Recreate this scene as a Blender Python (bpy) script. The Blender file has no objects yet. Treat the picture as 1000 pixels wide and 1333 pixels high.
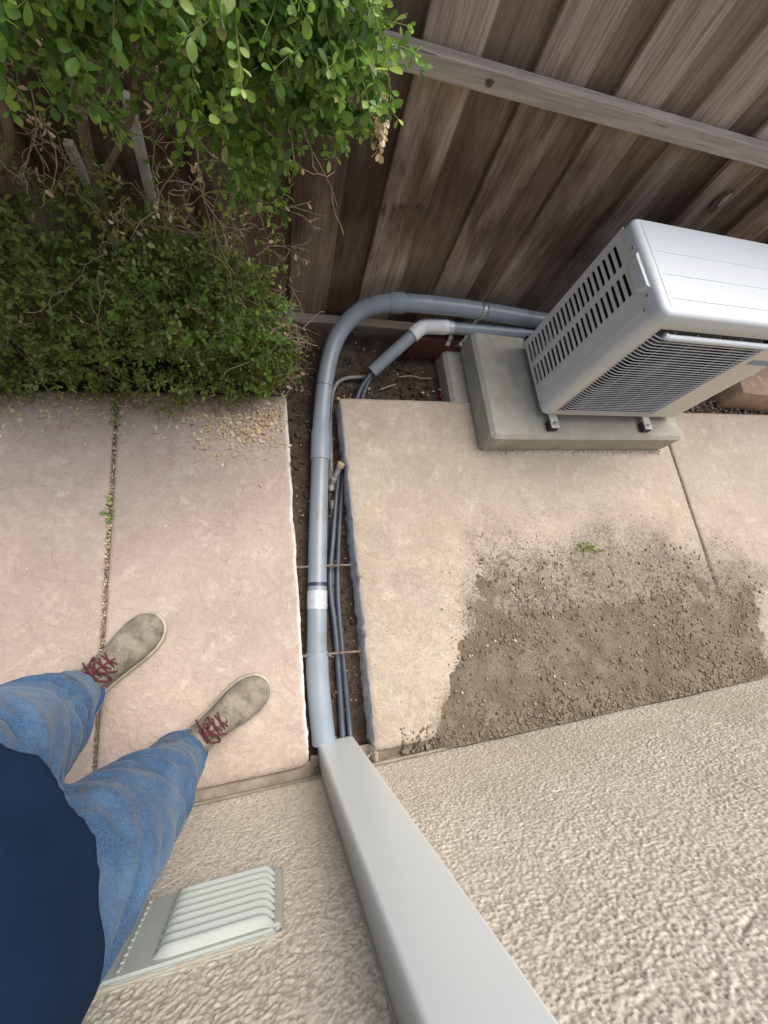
import bpy, bmesh, math, random
import numpy as np
from mathutils import Vector, Matrix
random.seed(7); RNG = np.random.default_rng(11)
sc = bpy.context.scene
COL = sc.collection

# ---------------------------------------------------------------- camera, sky, sun, exposure
cd = bpy.data.cameras.new('camera'); cam = bpy.data.objects.new('camera', cd); COL.objects.link(cam)
R = ((0.96148, -0.04520, 0.27113), (-0.11733, -0.95950, 0.25613), (0.24857, -0.27807, -0.92784))
cam.matrix_world = Matrix(((R[0][0], -R[0][1], -R[0][2], 0), (R[1][0], -R[1][1], -R[1][2], 0),
                           (R[2][0], -R[2][1], -R[2][2], 1.5), (0, 0, 0, 1)))
cd.sensor_fit = 'HORIZONTAL'; cd.sensor_width = 36; cd.lens = 518.855 / 1000 * 36
cd.clip_start = 0.01; cd.clip_end = 500
sc.camera = cam
SUN_EL, SUN_AZ = math.radians(63), math.radians(48)      # azimuth measured from +y towards +x
w = bpy.data.worlds.new('World'); sc.world = w; w.use_nodes = True
wn = w.node_tree; bg = wn.nodes['Background']
sky = wn.nodes.new('ShaderNodeTexSky'); sky.sky_type = 'NISHITA'; sky.sun_disc = False
sky.sun_elevation = SUN_EL; sky.sun_rotation = SUN_AZ; sky.dust_density = 4.0; sky.air_density = 1.0; sky.ozone_density = 0.6
wn.links.new(sky.outputs[0], bg.inputs[0]); bg.inputs[1].default_value = 0.15
sl = bpy.data.lights.new('sun', 'SUN'); sun = bpy.data.objects.new('sun', sl); COL.objects.link(sun)
sl.energy = 1.9; sl.angle = math.radians(50); sl.color = (1.0, 0.94, 0.85)
sd = Vector((math.sin(SUN_AZ) * math.cos(SUN_EL), math.cos(SUN_AZ) * math.cos(SUN_EL), math.sin(SUN_EL)))
sun.rotation_euler = sd.to_track_quat('Z', 'Y').to_euler()
sc.view_settings.view_transform = 'Standard'; sc.view_settings.look = 'None'
sc.view_settings.gamma = 1; sc.view_settings.use_curve_mapping = False
sc.view_settings.exposure = 0.96

# ---------------------------------------------------------------- materials
def mat(name, base, rough=0.7, metal=0.0, c2=None, scale=8.0, detail=6.0, bump=0.0, bscale=60.0, bdist=0.002,
        c3=None, scale3=40.0, t3=(0.55, 0.7), coords='Object', stretch=(1, 1, 1), spec=0.5, t2=(0.35, 0.65)):
    m = bpy.data.materials.new(name); m.use_nodes = True
    nt = m.node_tree; N = nt.nodes; L = nt.links; p = N['Principled BSDF']
    p.inputs['Roughness'].default_value = rough; p.inputs['Metallic'].default_value = metal
    p.inputs['Specular IOR Level'].default_value = spec
    tc = N.new('ShaderNodeTexCoord'); mp = N.new('ShaderNodeMapping'); mp.inputs['Scale'].default_value = stretch
    L.new(tc.outputs[coords], mp.inputs[0])
    m['_'] = 0
    def noise(s, d=detail, r=0.6, dis=0.0):
        n = N.new('ShaderNodeTexNoise'); n.inputs['Scale'].default_value = s; n.inputs['Detail'].default_value = d
        n.inputs['Roughness'].default_value = r; n.inputs['Distortion'].default_value = dis
        L.new(mp.outputs[0], n.inputs['Vector']); return n
    def ramp(fac, a, b, ca=(0, 0, 0, 1), cb=(1, 1, 1, 1)):
        r = N.new('ShaderNodeValToRGB'); r.color_ramp.elements[0].position = a; r.color_ramp.elements[1].position = b
        r.color_ramp.elements[0].color = ca; r.color_ramp.elements[1].color = cb; L.new(fac, r.inputs[0]); return r
    def mix(fac, a, b):
        x = N.new('ShaderNodeMix'); x.data_type = 'RGBA'
        if fac is None: x.inputs[0].default_value = 0.5
        elif isinstance(fac, float): x.inputs[0].default_value = fac
        else: L.new(fac, x.inputs[0])
        for i, v in ((6, a), (7, b)):
            if isinstance(v, (tuple, list)): x.inputs[i].default_value = (*v[:3], 1)
            else: L.new(v, x.inputs[i])
        return x.outputs[2]
    col = tuple(base)
    if c2 is not None: col = mix(ramp(noise(scale).outputs[0], *t2).outputs[0], base, c2)
    if c3 is not None: col = mix(ramp(noise(scale3, 8).outputs[0], *t3).outputs[0], col, c3)
    if isinstance(col, tuple): p.inputs['Base Color'].default_value = (*col, 1)
    else: L.new(col, p.inputs['Base Color'])
    if bump:
        b = N.new('ShaderNodeBump'); b.inputs['Strength'].default_value = bump; b.inputs['Distance'].default_value = bdist
        L.new(noise(bscale, 8, 0.65).outputs[0], b.inputs['Height']); L.new(b.outputs[0], p.inputs['Normal'])
    m['h'] = 1
    return m, nt, N, L, p, noise, ramp, mix, col, mp

def simple(*a, **k): return mat(*a, **k)[0]

M = {}
def attr(N, name):
    a = N.new('ShaderNodeAttribute'); a.attribute_name = name; return a

def slab_material(name, pink, tan, blotch, bl_amt):
    m, nt, N, L, p, noise, ramp, mix, col, mp = mat(name, pink, rough=0.62, c2=tan, scale=2.2, detail=9, bump=0.8, bscale=34, bdist=0.006,
                                                    coords='Object', spec=0.35, t2=(0.38, 0.62))
    col = mix(ramp(noise(6.5, 12, 0.74, 0.3).outputs[0], 0.55, 0.74).outputs[0], col, blotch)          # mottled release powder
    col = mix(ramp(noise(17, 12, 0.78, 0.3).outputs[0], 0.48, 0.70, (0, 0, 0, 1), (bl_amt,) * 3 + (1,)).outputs[0], col, (0.56, 0.50, 0.44))
    col = mix(ramp(noise(3.3, 8, 0.6, 0.4).outputs[0], 0.46, 0.72, (0, 0, 0, 1), (0.45,) * 3 + (1,)).outputs[0], col, (0.29, 0.235, 0.20))
    col = mix(ramp(noise(150, 4).outputs[0], 0.66, 0.74, (0, 0, 0, 1), (0.55,) * 3 + (1,)).outputs[0], col, (0.16, 0.13, 0.11))
    col = mix(ramp(noise(45, 5, 0.7).outputs[0], 0.68, 0.76, (0, 0, 0, 1), (0.6,) * 3 + (1,)).outputs[0], col, (0.66, 0.60, 0.53))
    col = mix(ramp(noise(4.6, 12, 0.72, 0.2).outputs[0], 0.60, 0.68, (0, 0, 0, 1), (0.5,) * 3 + (1,)).outputs[0], col, (0.31, 0.245, 0.24))
    col = mix(ramp(noise(70, 8, 0.75).outputs[0], 0.44, 0.66, (0, 0, 0, 1), (0.34,) * 3 + (1,)).outputs[0], col, (0.27, 0.22, 0.19))
    col = mix(ramp(noise(11, 12, 0.8, 0.1).outputs[0], 0.55, 0.63, (0, 0, 0, 1), (0.4,) * 3 + (1,)).outputs[0], col, (0.58, 0.51, 0.44))
    vo = N.new('ShaderNodeTexVoronoi'); vo.feature = 'F1'; vo.inputs['Scale'].default_value = 26; L.new(mp.outputs[0], vo.inputs['Vector'])
    pore = ramp(vo.outputs['Distance'], 0.05, 0.10, (1, 1, 1, 1), (0, 0, 0, 1)).outputs[0]
    gate = ramp(noise(17, 4).outputs[0], 0.52, 0.60, (0, 0, 0, 1), (0.75,) * 3 + (1,)).outputs[0]
    pm = N.new('ShaderNodeMath'); pm.operation = 'MULTIPLY'; L.new(pore, pm.inputs[0]); L.new(gate, pm.inputs[1])
    col = mix(pm.outputs[0], col, (0.13, 0.105, 0.09))
    rn = noise(7, 10, 0.62, 1.4); b0 = N.new('ShaderNodeBump'); b0.inputs['Strength'].default_value = 0.9; b0.inputs['Distance'].default_value = 0.02
    rg_ = N.new('ShaderNodeMath'); rg_.operation = 'SUBTRACT'; rg_.inputs[1].default_value = 0.5; L.new(rn.outputs[0], rg_.inputs[0])
    ab = N.new('ShaderNodeMath'); ab.operation = 'ABSOLUTE'; L.new(rg_.outputs[0], ab.inputs[0])
    mn = N.new('ShaderNodeMath'); mn.operation = 'MINIMUM'; mn.inputs[1].default_value = 0.05; L.new(ab.outputs[0], mn.inputs[0]); L.new(mn.outputs[0], b0.inputs['Height'])
    bn = N['Bump'] if 'Bump' in N else None
    if bn: L.new(b0.outputs[0], bn.inputs['Normal'])
    e = attr(N, 'edge'); du = attr(N, 'dust')
    chip = mix(ramp(noise(30, 8).outputs[0], 0.4, 0.62).outputs[0], (0.68, 0.66, 0.65), (0.48, 0.47, 0.47))
    col = mix(e.outputs['Fac'], col, chip)
    dn = mix(ramp(noise(60, 8).outputs[0], 0.4, 0.6).outputs[0], (0.11, 0.092, 0.068), (0.225, 0.192, 0.147))
    nn = N.new('ShaderNodeMath'); nn.operation = 'MULTIPLY_ADD'; nn.inputs[1].default_value = 1.5
    nn.inputs[1].default_value = 2.4; L.new(noise(7, 12, 0.8, 0.5).outputs[0], nn.inputs[0])
    n3 = N.new('ShaderNodeMath'); n3.operation = 'MULTIPLY_ADD'; n3.inputs[1].default_value = 3.4; n3.inputs[2].default_value = -2.95
    L.new(noise(150, 4, 0.7).outputs[0], n3.inputs[0]); L.new(n3.outputs[0], nn.inputs[2])
    a = N.new('ShaderNodeMath'); a.operation = 'ADD'; L.new(du.outputs['Fac'], a.inputs[0]); L.new(nn.outputs[0], a.inputs[1])
    cl = N.new('ShaderNodeMath'); cl.operation = 'MULTIPLY'; cl.use_clamp = True; L.new(a.outputs[0], cl.inputs[0]); L.new(du.outputs['Fac'], cl.inputs[1])
    c2 = N.new('ShaderNodeClamp'); L.new(cl.outputs[0], c2.inputs[0]); c2.inputs['Max'].default_value = 1.0
    col = mix(c2.outputs[0], col, dn)
    L.new(col, p.inputs['Base Color'])
    return m
M['slab_l'] = slab_material('pink_stamped_concrete', (0.435, 0.350, 0.300), (0.385, 0.32, 0.268), (0.345, 0.262, 0.232), 0.45)
M['slab_r'] = slab_material('tan_stamped_concrete', (0.405, 0.345, 0.28), (0.37, 0.32, 0.242), (0.33, 0.268, 0.235), 0.5)

def stucco():
    m, nt, N, L, p, noise, ramp, mix, col, mp = mat('sand_stucco', (0.64, 0.59, 0.505), rough=0.9, c2=(0.585, 0.54, 0.455), scale=2.5,
            bump=0.8, bscale=260, bdist=0.0016, spec=0.2)
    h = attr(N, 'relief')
    col = mix(ramp(h.outputs['Fac'], 0.18, 0.52).outputs[0], (0.43, 0.385, 0.315), col)  # shade in the pits painted into the stucco colour
    col = mix(ramp(noise(190, 4, 0.7).outputs[0], 0.62, 0.70, (0, 0, 0, 1), (0.45,) * 3 + (1,)).outputs[0], col, (0.34, 0.30, 0.245))
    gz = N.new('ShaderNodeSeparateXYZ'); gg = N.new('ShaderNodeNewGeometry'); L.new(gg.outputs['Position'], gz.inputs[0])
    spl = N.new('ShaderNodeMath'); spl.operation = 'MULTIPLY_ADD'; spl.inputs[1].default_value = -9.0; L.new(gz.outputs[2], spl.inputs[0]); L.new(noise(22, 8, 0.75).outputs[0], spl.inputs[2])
    col = mix(ramp(spl.outputs[0], 0.12, 0.60, (0, 0, 0, 1), (0.55,) * 3 + (1,)).outputs[0], col, (0.27, 0.225, 0.165))               # browner towards the foot of the wall
    col = mix(ramp(noise(320, 3).outputs[0], 0.52, 0.72, (0, 0, 0, 1), (0.7,) * 3 + (1,)).outputs[0], col, (0.72, 0.68, 0.60))
    col = mix(ramp(noise(1.6, 6).outputs[0], 0.5, 0.75, (0, 0, 0, 1), (0.5,) * 3 + (1,)).outputs[0], col, (0.40, 0.36, 0.28))
    L.new(col, p.inputs['Base Color'])
    return m
M['stucco'] = stucco()

def wood(name, light, mid, dark, vertical=True, stain=True):
    m, nt, N, L, p, noise, ramp, mix, col, mp = mat(name, mid, rough=0.85, spec=0.2)
    oi = N.new('ShaderNodeObjectInfo'); tc = N['Texture Coordinate']
    off = N.new('ShaderNodeVectorMath'); off.operation = 'ADD'
    cmb = N.new('ShaderNodeCombineXYZ')
    r7 = N.new('ShaderNodeMath'); r7.operation = 'MULTIPLY'; r7.inputs[1].default_value = 37.0; L.new(oi.outputs['Random'], r7.inputs[0])
    for i in range(3): L.new(r7.outputs[0], cmb.inputs[i])
    L.new(tc.outputs['Object'], off.inputs[0]); L.new(cmb.outputs[0], off.inputs[1])
    mp.inputs['Scale'].default_value = (1, 1, 0.035) if vertical else (0.035, 1, 1)
    L.new(off.outputs[0], mp.inputs[0])
    grain = noise(120, 12, 0.75, 0.25); broad = noise(13, 5, 0.6, 0.8)
    col = mix(ramp(broad.outputs[0], 0.34, 0.64).outputs[0], light, mid)
    col = mix(ramp(grain.outputs[0], 0.45, 0.72).outputs[0], col, dark)
    col = mix(ramp(noise(150, 3, 0.5, 0.1).outputs[0], 0.66, 0.72, (0, 0, 0, 1), (0.75,) * 3 + (1,)).outputs[0], col, tuple(q * .45 for q in dark))
    col = mix(ramp(noise(60, 4, 0.6, 0.2).outputs[0], 0.60, 0.72, (0, 0, 0, 1), (0.55,) * 3 + (1,)).outputs[0], col, tuple(min(1, q * 1.35) for q in light))
    n2 = N.new('ShaderNodeTexNoise'); n2.inputs['Scale'].default_value = 3.6; n2.inputs['Detail'].default_value = 8; n2.inputs['Roughness'].default_value = 0.62
    mp2 = N.new('ShaderNodeMapping'); mp2.inputs['Scale'].default_value = (2.6, 2.6, 0.75) if vertical else (0.7, 2.5, 2.5)
    L.new(off.outputs[0], mp2.inputs[0]); L.new(mp2.outputs[0], n2.inputs['Vector'])
    if stain:
        geo = N.new('ShaderNodeNewGeometry'); sx = N.new('ShaderNodeSeparateXYZ'); L.new(geo.outputs['Position'], sx.inputs[0])
        cr = N.new('ShaderNodeValToRGB'); L.new(sx.outputs[2], cr.inputs[0])
        e = cr.color_ramp.elements; e[0].position = 0.0; e[0].color = (0.42,) * 3 + (1,); e[1].position = 1.0; e[1].color = (0.30,) * 3 + (1,)
        for po, v in ((0.16, 0.30), (0.30, 0.46), (0.46, 0.62), (0.62, 0.60), (0.78, 0.48)):
            q = e.new(po); q.color = (v,) * 3 + (1,)
        ad = N.new('ShaderNodeMath'); ad.operation = 'ADD'; L.new(cr.outputs[0], ad.inputs[0]); L.new(n2.outputs[0], ad.inputs[1])
        r = N.new('ShaderNodeMapRange'); r.inputs[1].default_value = 0.85; r.inputs[2].default_value = 1.15; r.inputs[4].default_value = 0.88; L.new(ad.outputs[0], r.inputs[0])
        dk = mix(ramp(grain.outputs[0], 0.4, 0.7).outputs[0], (0.105, 0.066, 0.042), (0.045, 0.03, 0.022))
        col = mix(r.outputs[0], col, dk)
    else:
        col = mix(ramp(n2.outputs[0], 0.55, 0.75, (0, 0, 0, 1), (0.5,) * 3 + (1,)).outputs[0], col, dark)
    hs = N.new('ShaderNodeHueSaturation'); mr = N.new('ShaderNodeMapRange'); mr.inputs[3].default_value = 0.68; mr.inputs[4].default_value = 1.3
    L.new(oi.outputs['Random'], mr.inputs[0]); L.new(mr.outputs[0], hs.inputs['Value']); L.new(col, hs.inputs['Color'])
    L.new(hs.outputs[0], p.inputs['Base Color'])
    b = N.new('ShaderNodeBump'); b.inputs['Strength'].default_value = 0.7; b.inputs['Distance'].default_value = 0.0018
    L.new(grain.outputs[0], b.inputs['Height']); L.new(b.outputs[0], p.inputs['Normal'])
    return m
M['fence'] = wood('weathered_fence_wood', (0.47, 0.385, 0.305), (0.31, 0.24, 0.182), (0.12, 0.087, 0.063))
M['fence_rear'] = wood('darker_fence_wood', (0.30, 0.235, 0.178), (0.20, 0.15, 0.11), (0.085, 0.06, 0.044))  # set-back boards in a darker brown than the front boards
M['rail'] = wood('grey_rail_wood', (0.55, 0.49, 0.42), (0.43, 0.375, 0.315), (0.24, 0.20, 0.165), vertical=False, stain=False)
M['kick'] = wood('kick_board_wood', (0.30, 0.255, 0.21), (0.2, 0.165, 0.13), (0.09, 0.07, 0.055), vertical=False, stain=False)
M['redwood'] = simple('red_brown_wood', (0.085, 0.032, 0.02), 0.7, c2=(0.05, 0.018, 0.012), scale=20, bump=0.4, bscale=80)
M['knot'] = simple('dark_knot', (0.05, 0.034, 0.025), 0.8, c2=(0.11, 0.08, 0.06), scale=60)
M['knot_pale'] = simple('pale_knot_spot', (0.48, 0.40, 0.31), 0.8, c2=(0.3, 0.24, 0.18), scale=60)
M['soil'] = simple('dark_soil', (0.058, 0.042, 0.032), 0.95, c2=(0.10, 0.076, 0.058), scale=14, bump=1.0, bscale=120, bdist=0.006, c3=(0.15, 0.12, 0.09), scale3=90, t3=(0.6, 0.7), spec=0.1)
M['ground'] = simple('far_soil', (0.12, 0.095, 0.07), 0.95, c2=(0.17, 0.14, 0.1), scale=3, bump=0.6, bscale=30, spec=0.1)
M['dirt'] = simple('spilled_dirt', (0.10, 0.083, 0.061), 0.97, c2=(0.225, 0.192, 0.145), scale=7, bump=1.0, bscale=240, bdist=0.004, c3=(0.13, 0.10, 0.075), scale3=130, t3=(0.55, 0.66), spec=0.1, t2=(0.3, 0.7))
M['clod'] = simple('dirt_clod', (0.11, 0.09, 0.067), 0.97, c2=(0.25, 0.21, 0.16), scale=40, bump=0.8, bscale=300, spec=0.1)
M['chipstone'] = simple('pale_grit', (0.52, 0.48, 0.41), 0.85, c2=(0.34, 0.29, 0.23), scale=60)
M['pad'] = simple('grey_cast_concrete', (0.37, 0.36, 0.305), 0.85, c2=(0.31, 0.30, 0.25), scale=7, bump=0.5, bscale=150, bdist=0.001, c3=(0.42, 0.41, 0.36), scale3=18, t3=(0.5, 0.75))
M['found'] = simple('foundation_strip', (0.30, 0.265, 0.215), 0.95, c2=(0.2, 0.17, 0.13), scale=14, bump=0.8, bscale=90, bdist=0.003)
M['block'] = simple('tan_retaining_block', (0.36, 0.26, 0.185), 0.9, c2=(0.28, 0.19, 0.13), scale=10, bump=0.6, bscale=120, c3=(0.46, 0.40, 0.33), scale3=30)
M['palestone'] = simple('pale_stone', (0.5, 0.46, 0.39), 0.9, c2=(0.4, 0.36, 0.29), scale=12, bump=0.5, bscale=100)
M['pvc'] = simple('grey_pvc', (0.225, 0.268, 0.31), 0.36, c2=(0.185, 0.225, 0.262), scale=5, c3=(0.14, 0.145, 0.145), scale3=9, t3=(0.56, 0.8), bump=0.15, bscale=200, bdist=0.0006, spec=0.5)
M['pvc2'] = simple('grey_pvc_fitting', (0.245, 0.295, 0.345), 0.36, c2=(0.21, 0.255, 0.30), scale=8, spec=0.5)
M['whitepvc'] = simple('white_pvc', (0.66, 0.69, 0.70), 0.35, c2=(0.58, 0.60, 0.60), scale=20)
M['cable'] = simple('black_cable_sheath', (0.035, 0.048, 0.066), 0.42, c2=(0.055, 0.07, 0.09), scale=12)
M['thin'] = simple('dusty_grey_tube', (0.16, 0.17, 0.165), 0.6, c2=(0.11, 0.115, 0.11), scale=25)
M['tube_pale'] = simple('dusty_grey_riser', (0.33, 0.32, 0.30), 0.7, c2=(0.2, 0.19, 0.17), scale=45)
M['cap'] = simple('yellowed_cap', (0.42, 0.37, 0.24), 0.7, c2=(0.26, 0.22, 0.14), scale=60)
M['tape'] = simple('silver_foil_tape', (0.52, 0.56, 0.60), 0.45, 0.25, c2=(0.42, 0.45, 0.48), scale=40, bump=0.4, bscale=60)
M['primer'] = simple('purple_primer_stain', (0.022, 0.028, 0.07), 0.4)
M['rebar'] = simple('dusty_rebar', (0.19, 0.165, 0.135), 0.85, c2=(0.11, 0.08, 0.06), scale=60)
M['galv'] = simple('galvanised_steel', (0.42, 0.45, 0.44), 0.4, 0.7, c2=(0.30, 0.33, 0.33), scale=45, bump=0.3, bscale=60)
M['zinc'] = simple('bright_zinc', (0.72, 0.73, 0.75), 0.25, 0.9)
M['rubber'] = simple('black_rubber', (0.015, 0.015, 0.016), 0.6)
M['cover'] = simple('pale_grey_duct_cover', (0.62, 0.665, 0.66), 0.36, c2=(0.60, 0.645, 0.64), scale=2, bump=0.12, bscale=380, bdist=0.0005)
M['vent'] = simple('painted_vent', (0.40, 0.445, 0.42), 0.5, c2=(0.36, 0.40, 0.375), scale=9, bump=0.2, bscale=180, bdist=0.0006)
M['caulk'] = simple('caulk_bead', (0.40, 0.38, 0.32), 0.8, c2=(0.32, 0.3, 0.25), scale=30)
M['acwhite'] = simple('ivory_enamel', (0.53, 0.575, 0.605), 0.38, c2=(0.515, 0.56, 0.585), scale=3)
M['acside'] = simple('grey_ivory_enamel', (0.60, 0.61, 0.605), 0.42, c2=(0.58, 0.59, 0.58), scale=3)
M['acfront'] = simple('warm_ivory_enamel', (0.62, 0.59, 0.52), 0.42)
M['acdark'] = simple('dark_unit_interior', (0.012, 0.014, 0.022), 0.55)
M['fan'] = simple('dark_fan_plastic', (0.03, 0.032, 0.04), 0.4)
M['copper'] = simple('dusty_valve_metal', (0.25, 0.17, 0.12), 0.5, 0.5)
M['lbl_blue'] = simple('blue_grey_label', (0.17, 0.24, 0.31), 0.4)
M['lbl_white'] = simple('white_label', (0.62, 0.64, 0.66), 0.4)
M['bark'] = simple('shrub_bark', (0.20, 0.155, 0.11), 0.9, c2=(0.12, 0.09, 0.065), scale=30, bump=0.7, bscale=150)
M['twig'] = simple('pale_twig', (0.33, 0.26, 0.17), 0.85, c2=(0.2, 0.16, 0.1), scale=30)
M['greentwig'] = simple('green_twig', (0.17, 0.20, 0.07), 0.7)
M['sliver'] = simple('pale_sliver', (0.55, 0.54, 0.5), 0.8, c2=(0.38, 0.36, 0.32), scale=20)
M['red'] = simple('faded_red_plastic', (0.5, 0.06, 0.06), 0.5)
M['litter'] = simple('dry_leaf', (0.42, 0.32, 0.17), 0.8)
M['skin'] = simple('skin', (0.55, 0.33, 0.24), 0.5)
M['hair'] = simple('dark_hair', (0.03, 0.02, 0.015), 0.6)
M['lace'] = simple('dark_red_lace', (0.06, 0.010, 0.016), 0.85, c2=(0.115, 0.024, 0.032), scale=80)
M['sole'] = simple('cream_welt', (0.42, 0.385, 0.31), 0.7, c2=(0.30, 0.26, 0.20), scale=40)
M['suede'] = simple('scuffed_taupe_suede', (0.16, 0.138, 0.105), 0.75, c2=(0.27, 0.245, 0.195), scale=17, bump=0.3, bscale=200, c3=(0.115, 0.105, 0.09), scale3=28, t3=(0.48, 0.68), spec=0.3)

def leafmat(name, rampcols, trans=0.4, rough=0.38):
    m = bpy.data.materials.new(name); m.use_nodes = True; nt = m.node_tree; N = nt.nodes; L = nt.links
    p = N['Principled BSDF']; out = N['Material Output']
    a = attr(N, 'tint'); oi = N.new('ShaderNodeObjectInfo')
    ad = N.new('ShaderNodeMath'); ad.operation = 'ADD'; L.new(a.outputs['Fac'], ad.inputs[0]); L.new(oi.outputs['Random'], ad.inputs[1])
    fr = N.new('ShaderNodeMath'); fr.operation = 'FRACT'; L.new(ad.outputs[0], fr.inputs[0])
    cr = N.new('ShaderNodeValToRGB'); L.new(fr.outputs[0], cr.inputs[0]); cr.color_ramp.interpolation = 'LINEAR'
    e = cr.color_ramp.elements
    e[0].position, e[0].color = rampcols[0][0], (*rampcols[0][1], 1); e[1].position, e[1].color = rampcols[-1][0], (*rampcols[-1][1], 1)
    for po, c in rampcols[1:-1]: q = e.new(po); q.color = (*c, 1)
    L.new(cr.outputs[0], p.inputs['Base Color']); p.inputs['Roughness'].default_value = rough
    tr = N.new('ShaderNodeBsdfTranslucent'); hs = N.new('ShaderNodeHueSaturation'); hs.inputs['Value'].default_value = 1.6
    L.new(cr.outputs[0], hs.inputs['Color']); L.new(hs.outputs[0], tr.inputs[0])
    mx = N.new('ShaderNodeMixShader'); mx.inputs[0].default_value = trans
    L.new(p.outputs[0], mx.inputs[1]); L.new(tr.outputs[0], mx.inputs[2]); L.new(mx.outputs[0], out.inputs[0])
    return m
M['leaf'] = leafmat('glossy_green_leaf', [(0, (0.06, 0.125, 0.025)), (0.35, (0.11, 0.205, 0.035)), (0.6, (0.17, 0.31, 0.05)), (0.82, (0.26, 0.40, 0.07)), (0.95, (0.36, 0.48, 0.12)), (1.0, (0.42, 0.42, 0.16))])
M['leafdark'] = leafmat('dark_green_leaf', [(0, (0.085, 0.125, 0.024)), (0.5, (0.15, 0.20, 0.04)), (0.8, (0.215, 0.27, 0.055)), (0.94, (0.34, 0.38, 0.09)), (1.0, (0.30, 0.25, 0.11))])
M['leafdry'] = leafmat('dry_tan_leaf', [(0, (0.60, 0.50, 0.32)), (0.4, (0.46, 0.33, 0.18)), (0.7, (0.70, 0.64, 0.48)), (1.0, (0.30, 0.19, 0.10))], 0.15, 0.7)

def denim(name, dark, mid, lite, wear):
    m, nt, N, L, p, noise, ramp, mix, col, mp = mat(name, dark, rough=0.85, spec=0.15)
    wv = noise(1.0); N.remove(wv)
    col = mix(ramp(noise(4.5, 6, 0.6, 0.6).outputs[0], 0.36, 0.66).outputs[0], dark, mid)
    if wear: col = mix(ramp(noise(3.2, 5).outputs[0], 0.50, 0.68, (0, 0, 0, 1), (0.65,) * 3 + (1,)).outputs[0], col, lite)
    mp2 = N.new('ShaderNodeMapping'); mp2.inputs['Scale'].default_value = (1, 1, 0.12); mp2.inputs['Rotation'].default_value = (0.3, 0.2, 0)
    L.new(N['Texture Coordinate'].outputs['Object'], mp2.inputs[0])
    th = N.new('ShaderNodeTexNoise'); th.inputs['Scale'].default_value = 650; th.inputs['Detail'].default_value = 2; L.new(mp2.outputs[0], th.inputs['Vector'])
    col = mix(ramp(th.outputs[0], 0.45, 0.65, (0, 0, 0, 1), ((0.4 if wear else 0.1),) * 3 + (1,)).outputs[0], col, lite)
    L.new(col, p.inputs['Base Color'])
    b = N.new('ShaderNodeBump'); b.inputs['Strength'].default_value = 0.5; b.inputs['Distance'].default_value = 0.0008; L.new(th.outputs[0], b.inputs['Height']); L.new(b.outputs[0], p.inputs['Normal'])
    p.inputs['Sheen Weight'].default_value = 0.12 if wear else 0.0
    if not wear: p.inputs['Specular IOR Level'].default_value = 0.03
    return m
M['denim'] = denim('washed_blue_denim', (0.020, 0.055, 0.125), (0.045, 0.105, 0.195), (0.125, 0.20, 0.29), True)
M['navy'] = denim('navy_cotton', (0.009, 0.020, 0.045), (0.012, 0.027, 0.058), (0.02, 0.045, 0.10), False)
M['stitch'] = simple('pale_hem_stitch', (0.33, 0.42, 0.52), 0.8)

# ---------------------------------------------------------------- geometry helpers
def rawmesh(name, V, F, m=None, smooth=False, attrs=None):
    me = bpy.data.meshes.new(name)
    V = np.asarray(V, dtype=np.float32)
    if isinstance(F, np.ndarray):
        n, k = F.shape
        me.vertices.add(len(V)); me.vertices.foreach_set('co', V.ravel())
        me.loops.add(n * k); me.loops.foreach_set('vertex_index', F.astype(np.int32).ravel())
        me.polygons.add(n); me.polygons.foreach_set('loop_start', np.arange(0, n * k, k, dtype=np.int32))
        try: me.polygons.foreach_set('loop_total', np.full(n, k, dtype=np.int32))
        except Exception: pass
        me.update(calc_edges=True)
    else:
        me.from_pydata([tuple(map(float, v)) for v in V], [], F); me.update()
    if attrs:
        for k, a in attrs.items():
            at = me.attributes.new(k, 'FLOAT', 'POINT'); at.data.foreach_set('value', np.asarray(a, dtype=np.float32))
    if smooth: me.polygons.foreach_set('use_smooth', np.ones(len(me.polygons), dtype=bool))
    if m: me.materials.append(m)
    me.validate(); return me

def root(name, loc, label, cat, group=None, kind=None):
    o = bpy.data.objects.new(name, None); COL.objects.link(o); o.location = loc; o.empty_display_size = 0.05
    if label: o['label'] = label
    if cat: o['category'] = cat
    if group: o['group'] = group
    if kind: o['kind'] = kind
    return o
WL = {}
def wloc(o):
    return WL.get(o.name, Vector(o.location) if o.parent is None else Vector((0, 0, 0)))
def obj(name, geo, m, parent=None, smooth=False, label=None, cat=None, group=None, kind=None, attrs=None, center=True, autos=None):
    """geo: list of (verts, faces) in world coordinates -> one mesh object with its origin at its own centre"""
    if isinstance(geo, tuple): geo = [geo]
    if len(geo) == 1: V, F = geo[0]; V = np.asarray(V, dtype=float)
    else:
        V = []; F = []; off = 0
        for v, f in geo:
            v = np.asarray(v, dtype=float); V.append(v); F += [tuple(int(i) + off for i in ff) for ff in f]; off += len(v)
        V = np.concatenate(V)
    c = (V.min(0) + V.max(0)) / 2 if center else np.zeros(3)
    me = rawmesh(name, V - c, F, M[m] if isinstance(m, str) else m, smooth, attrs)
    if autos:
        me.polygons.foreach_set('use_smooth', np.ones(len(me.polygons), dtype=bool)); me.set_sharp_from_angle(angle=math.radians(autos))
    o = bpy.data.objects.new(name, me); COL.objects.link(o)
    o.location = Vector(c) - (wloc(parent) if parent else Vector((0, 0, 0)))
    WL[o.name] = Vector(c)
    if parent: o.parent = parent
    for k, v in (('label', label), ('category', cat), ('group', group), ('kind', kind)):
        if v: o[k] = v
    return o

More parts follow.
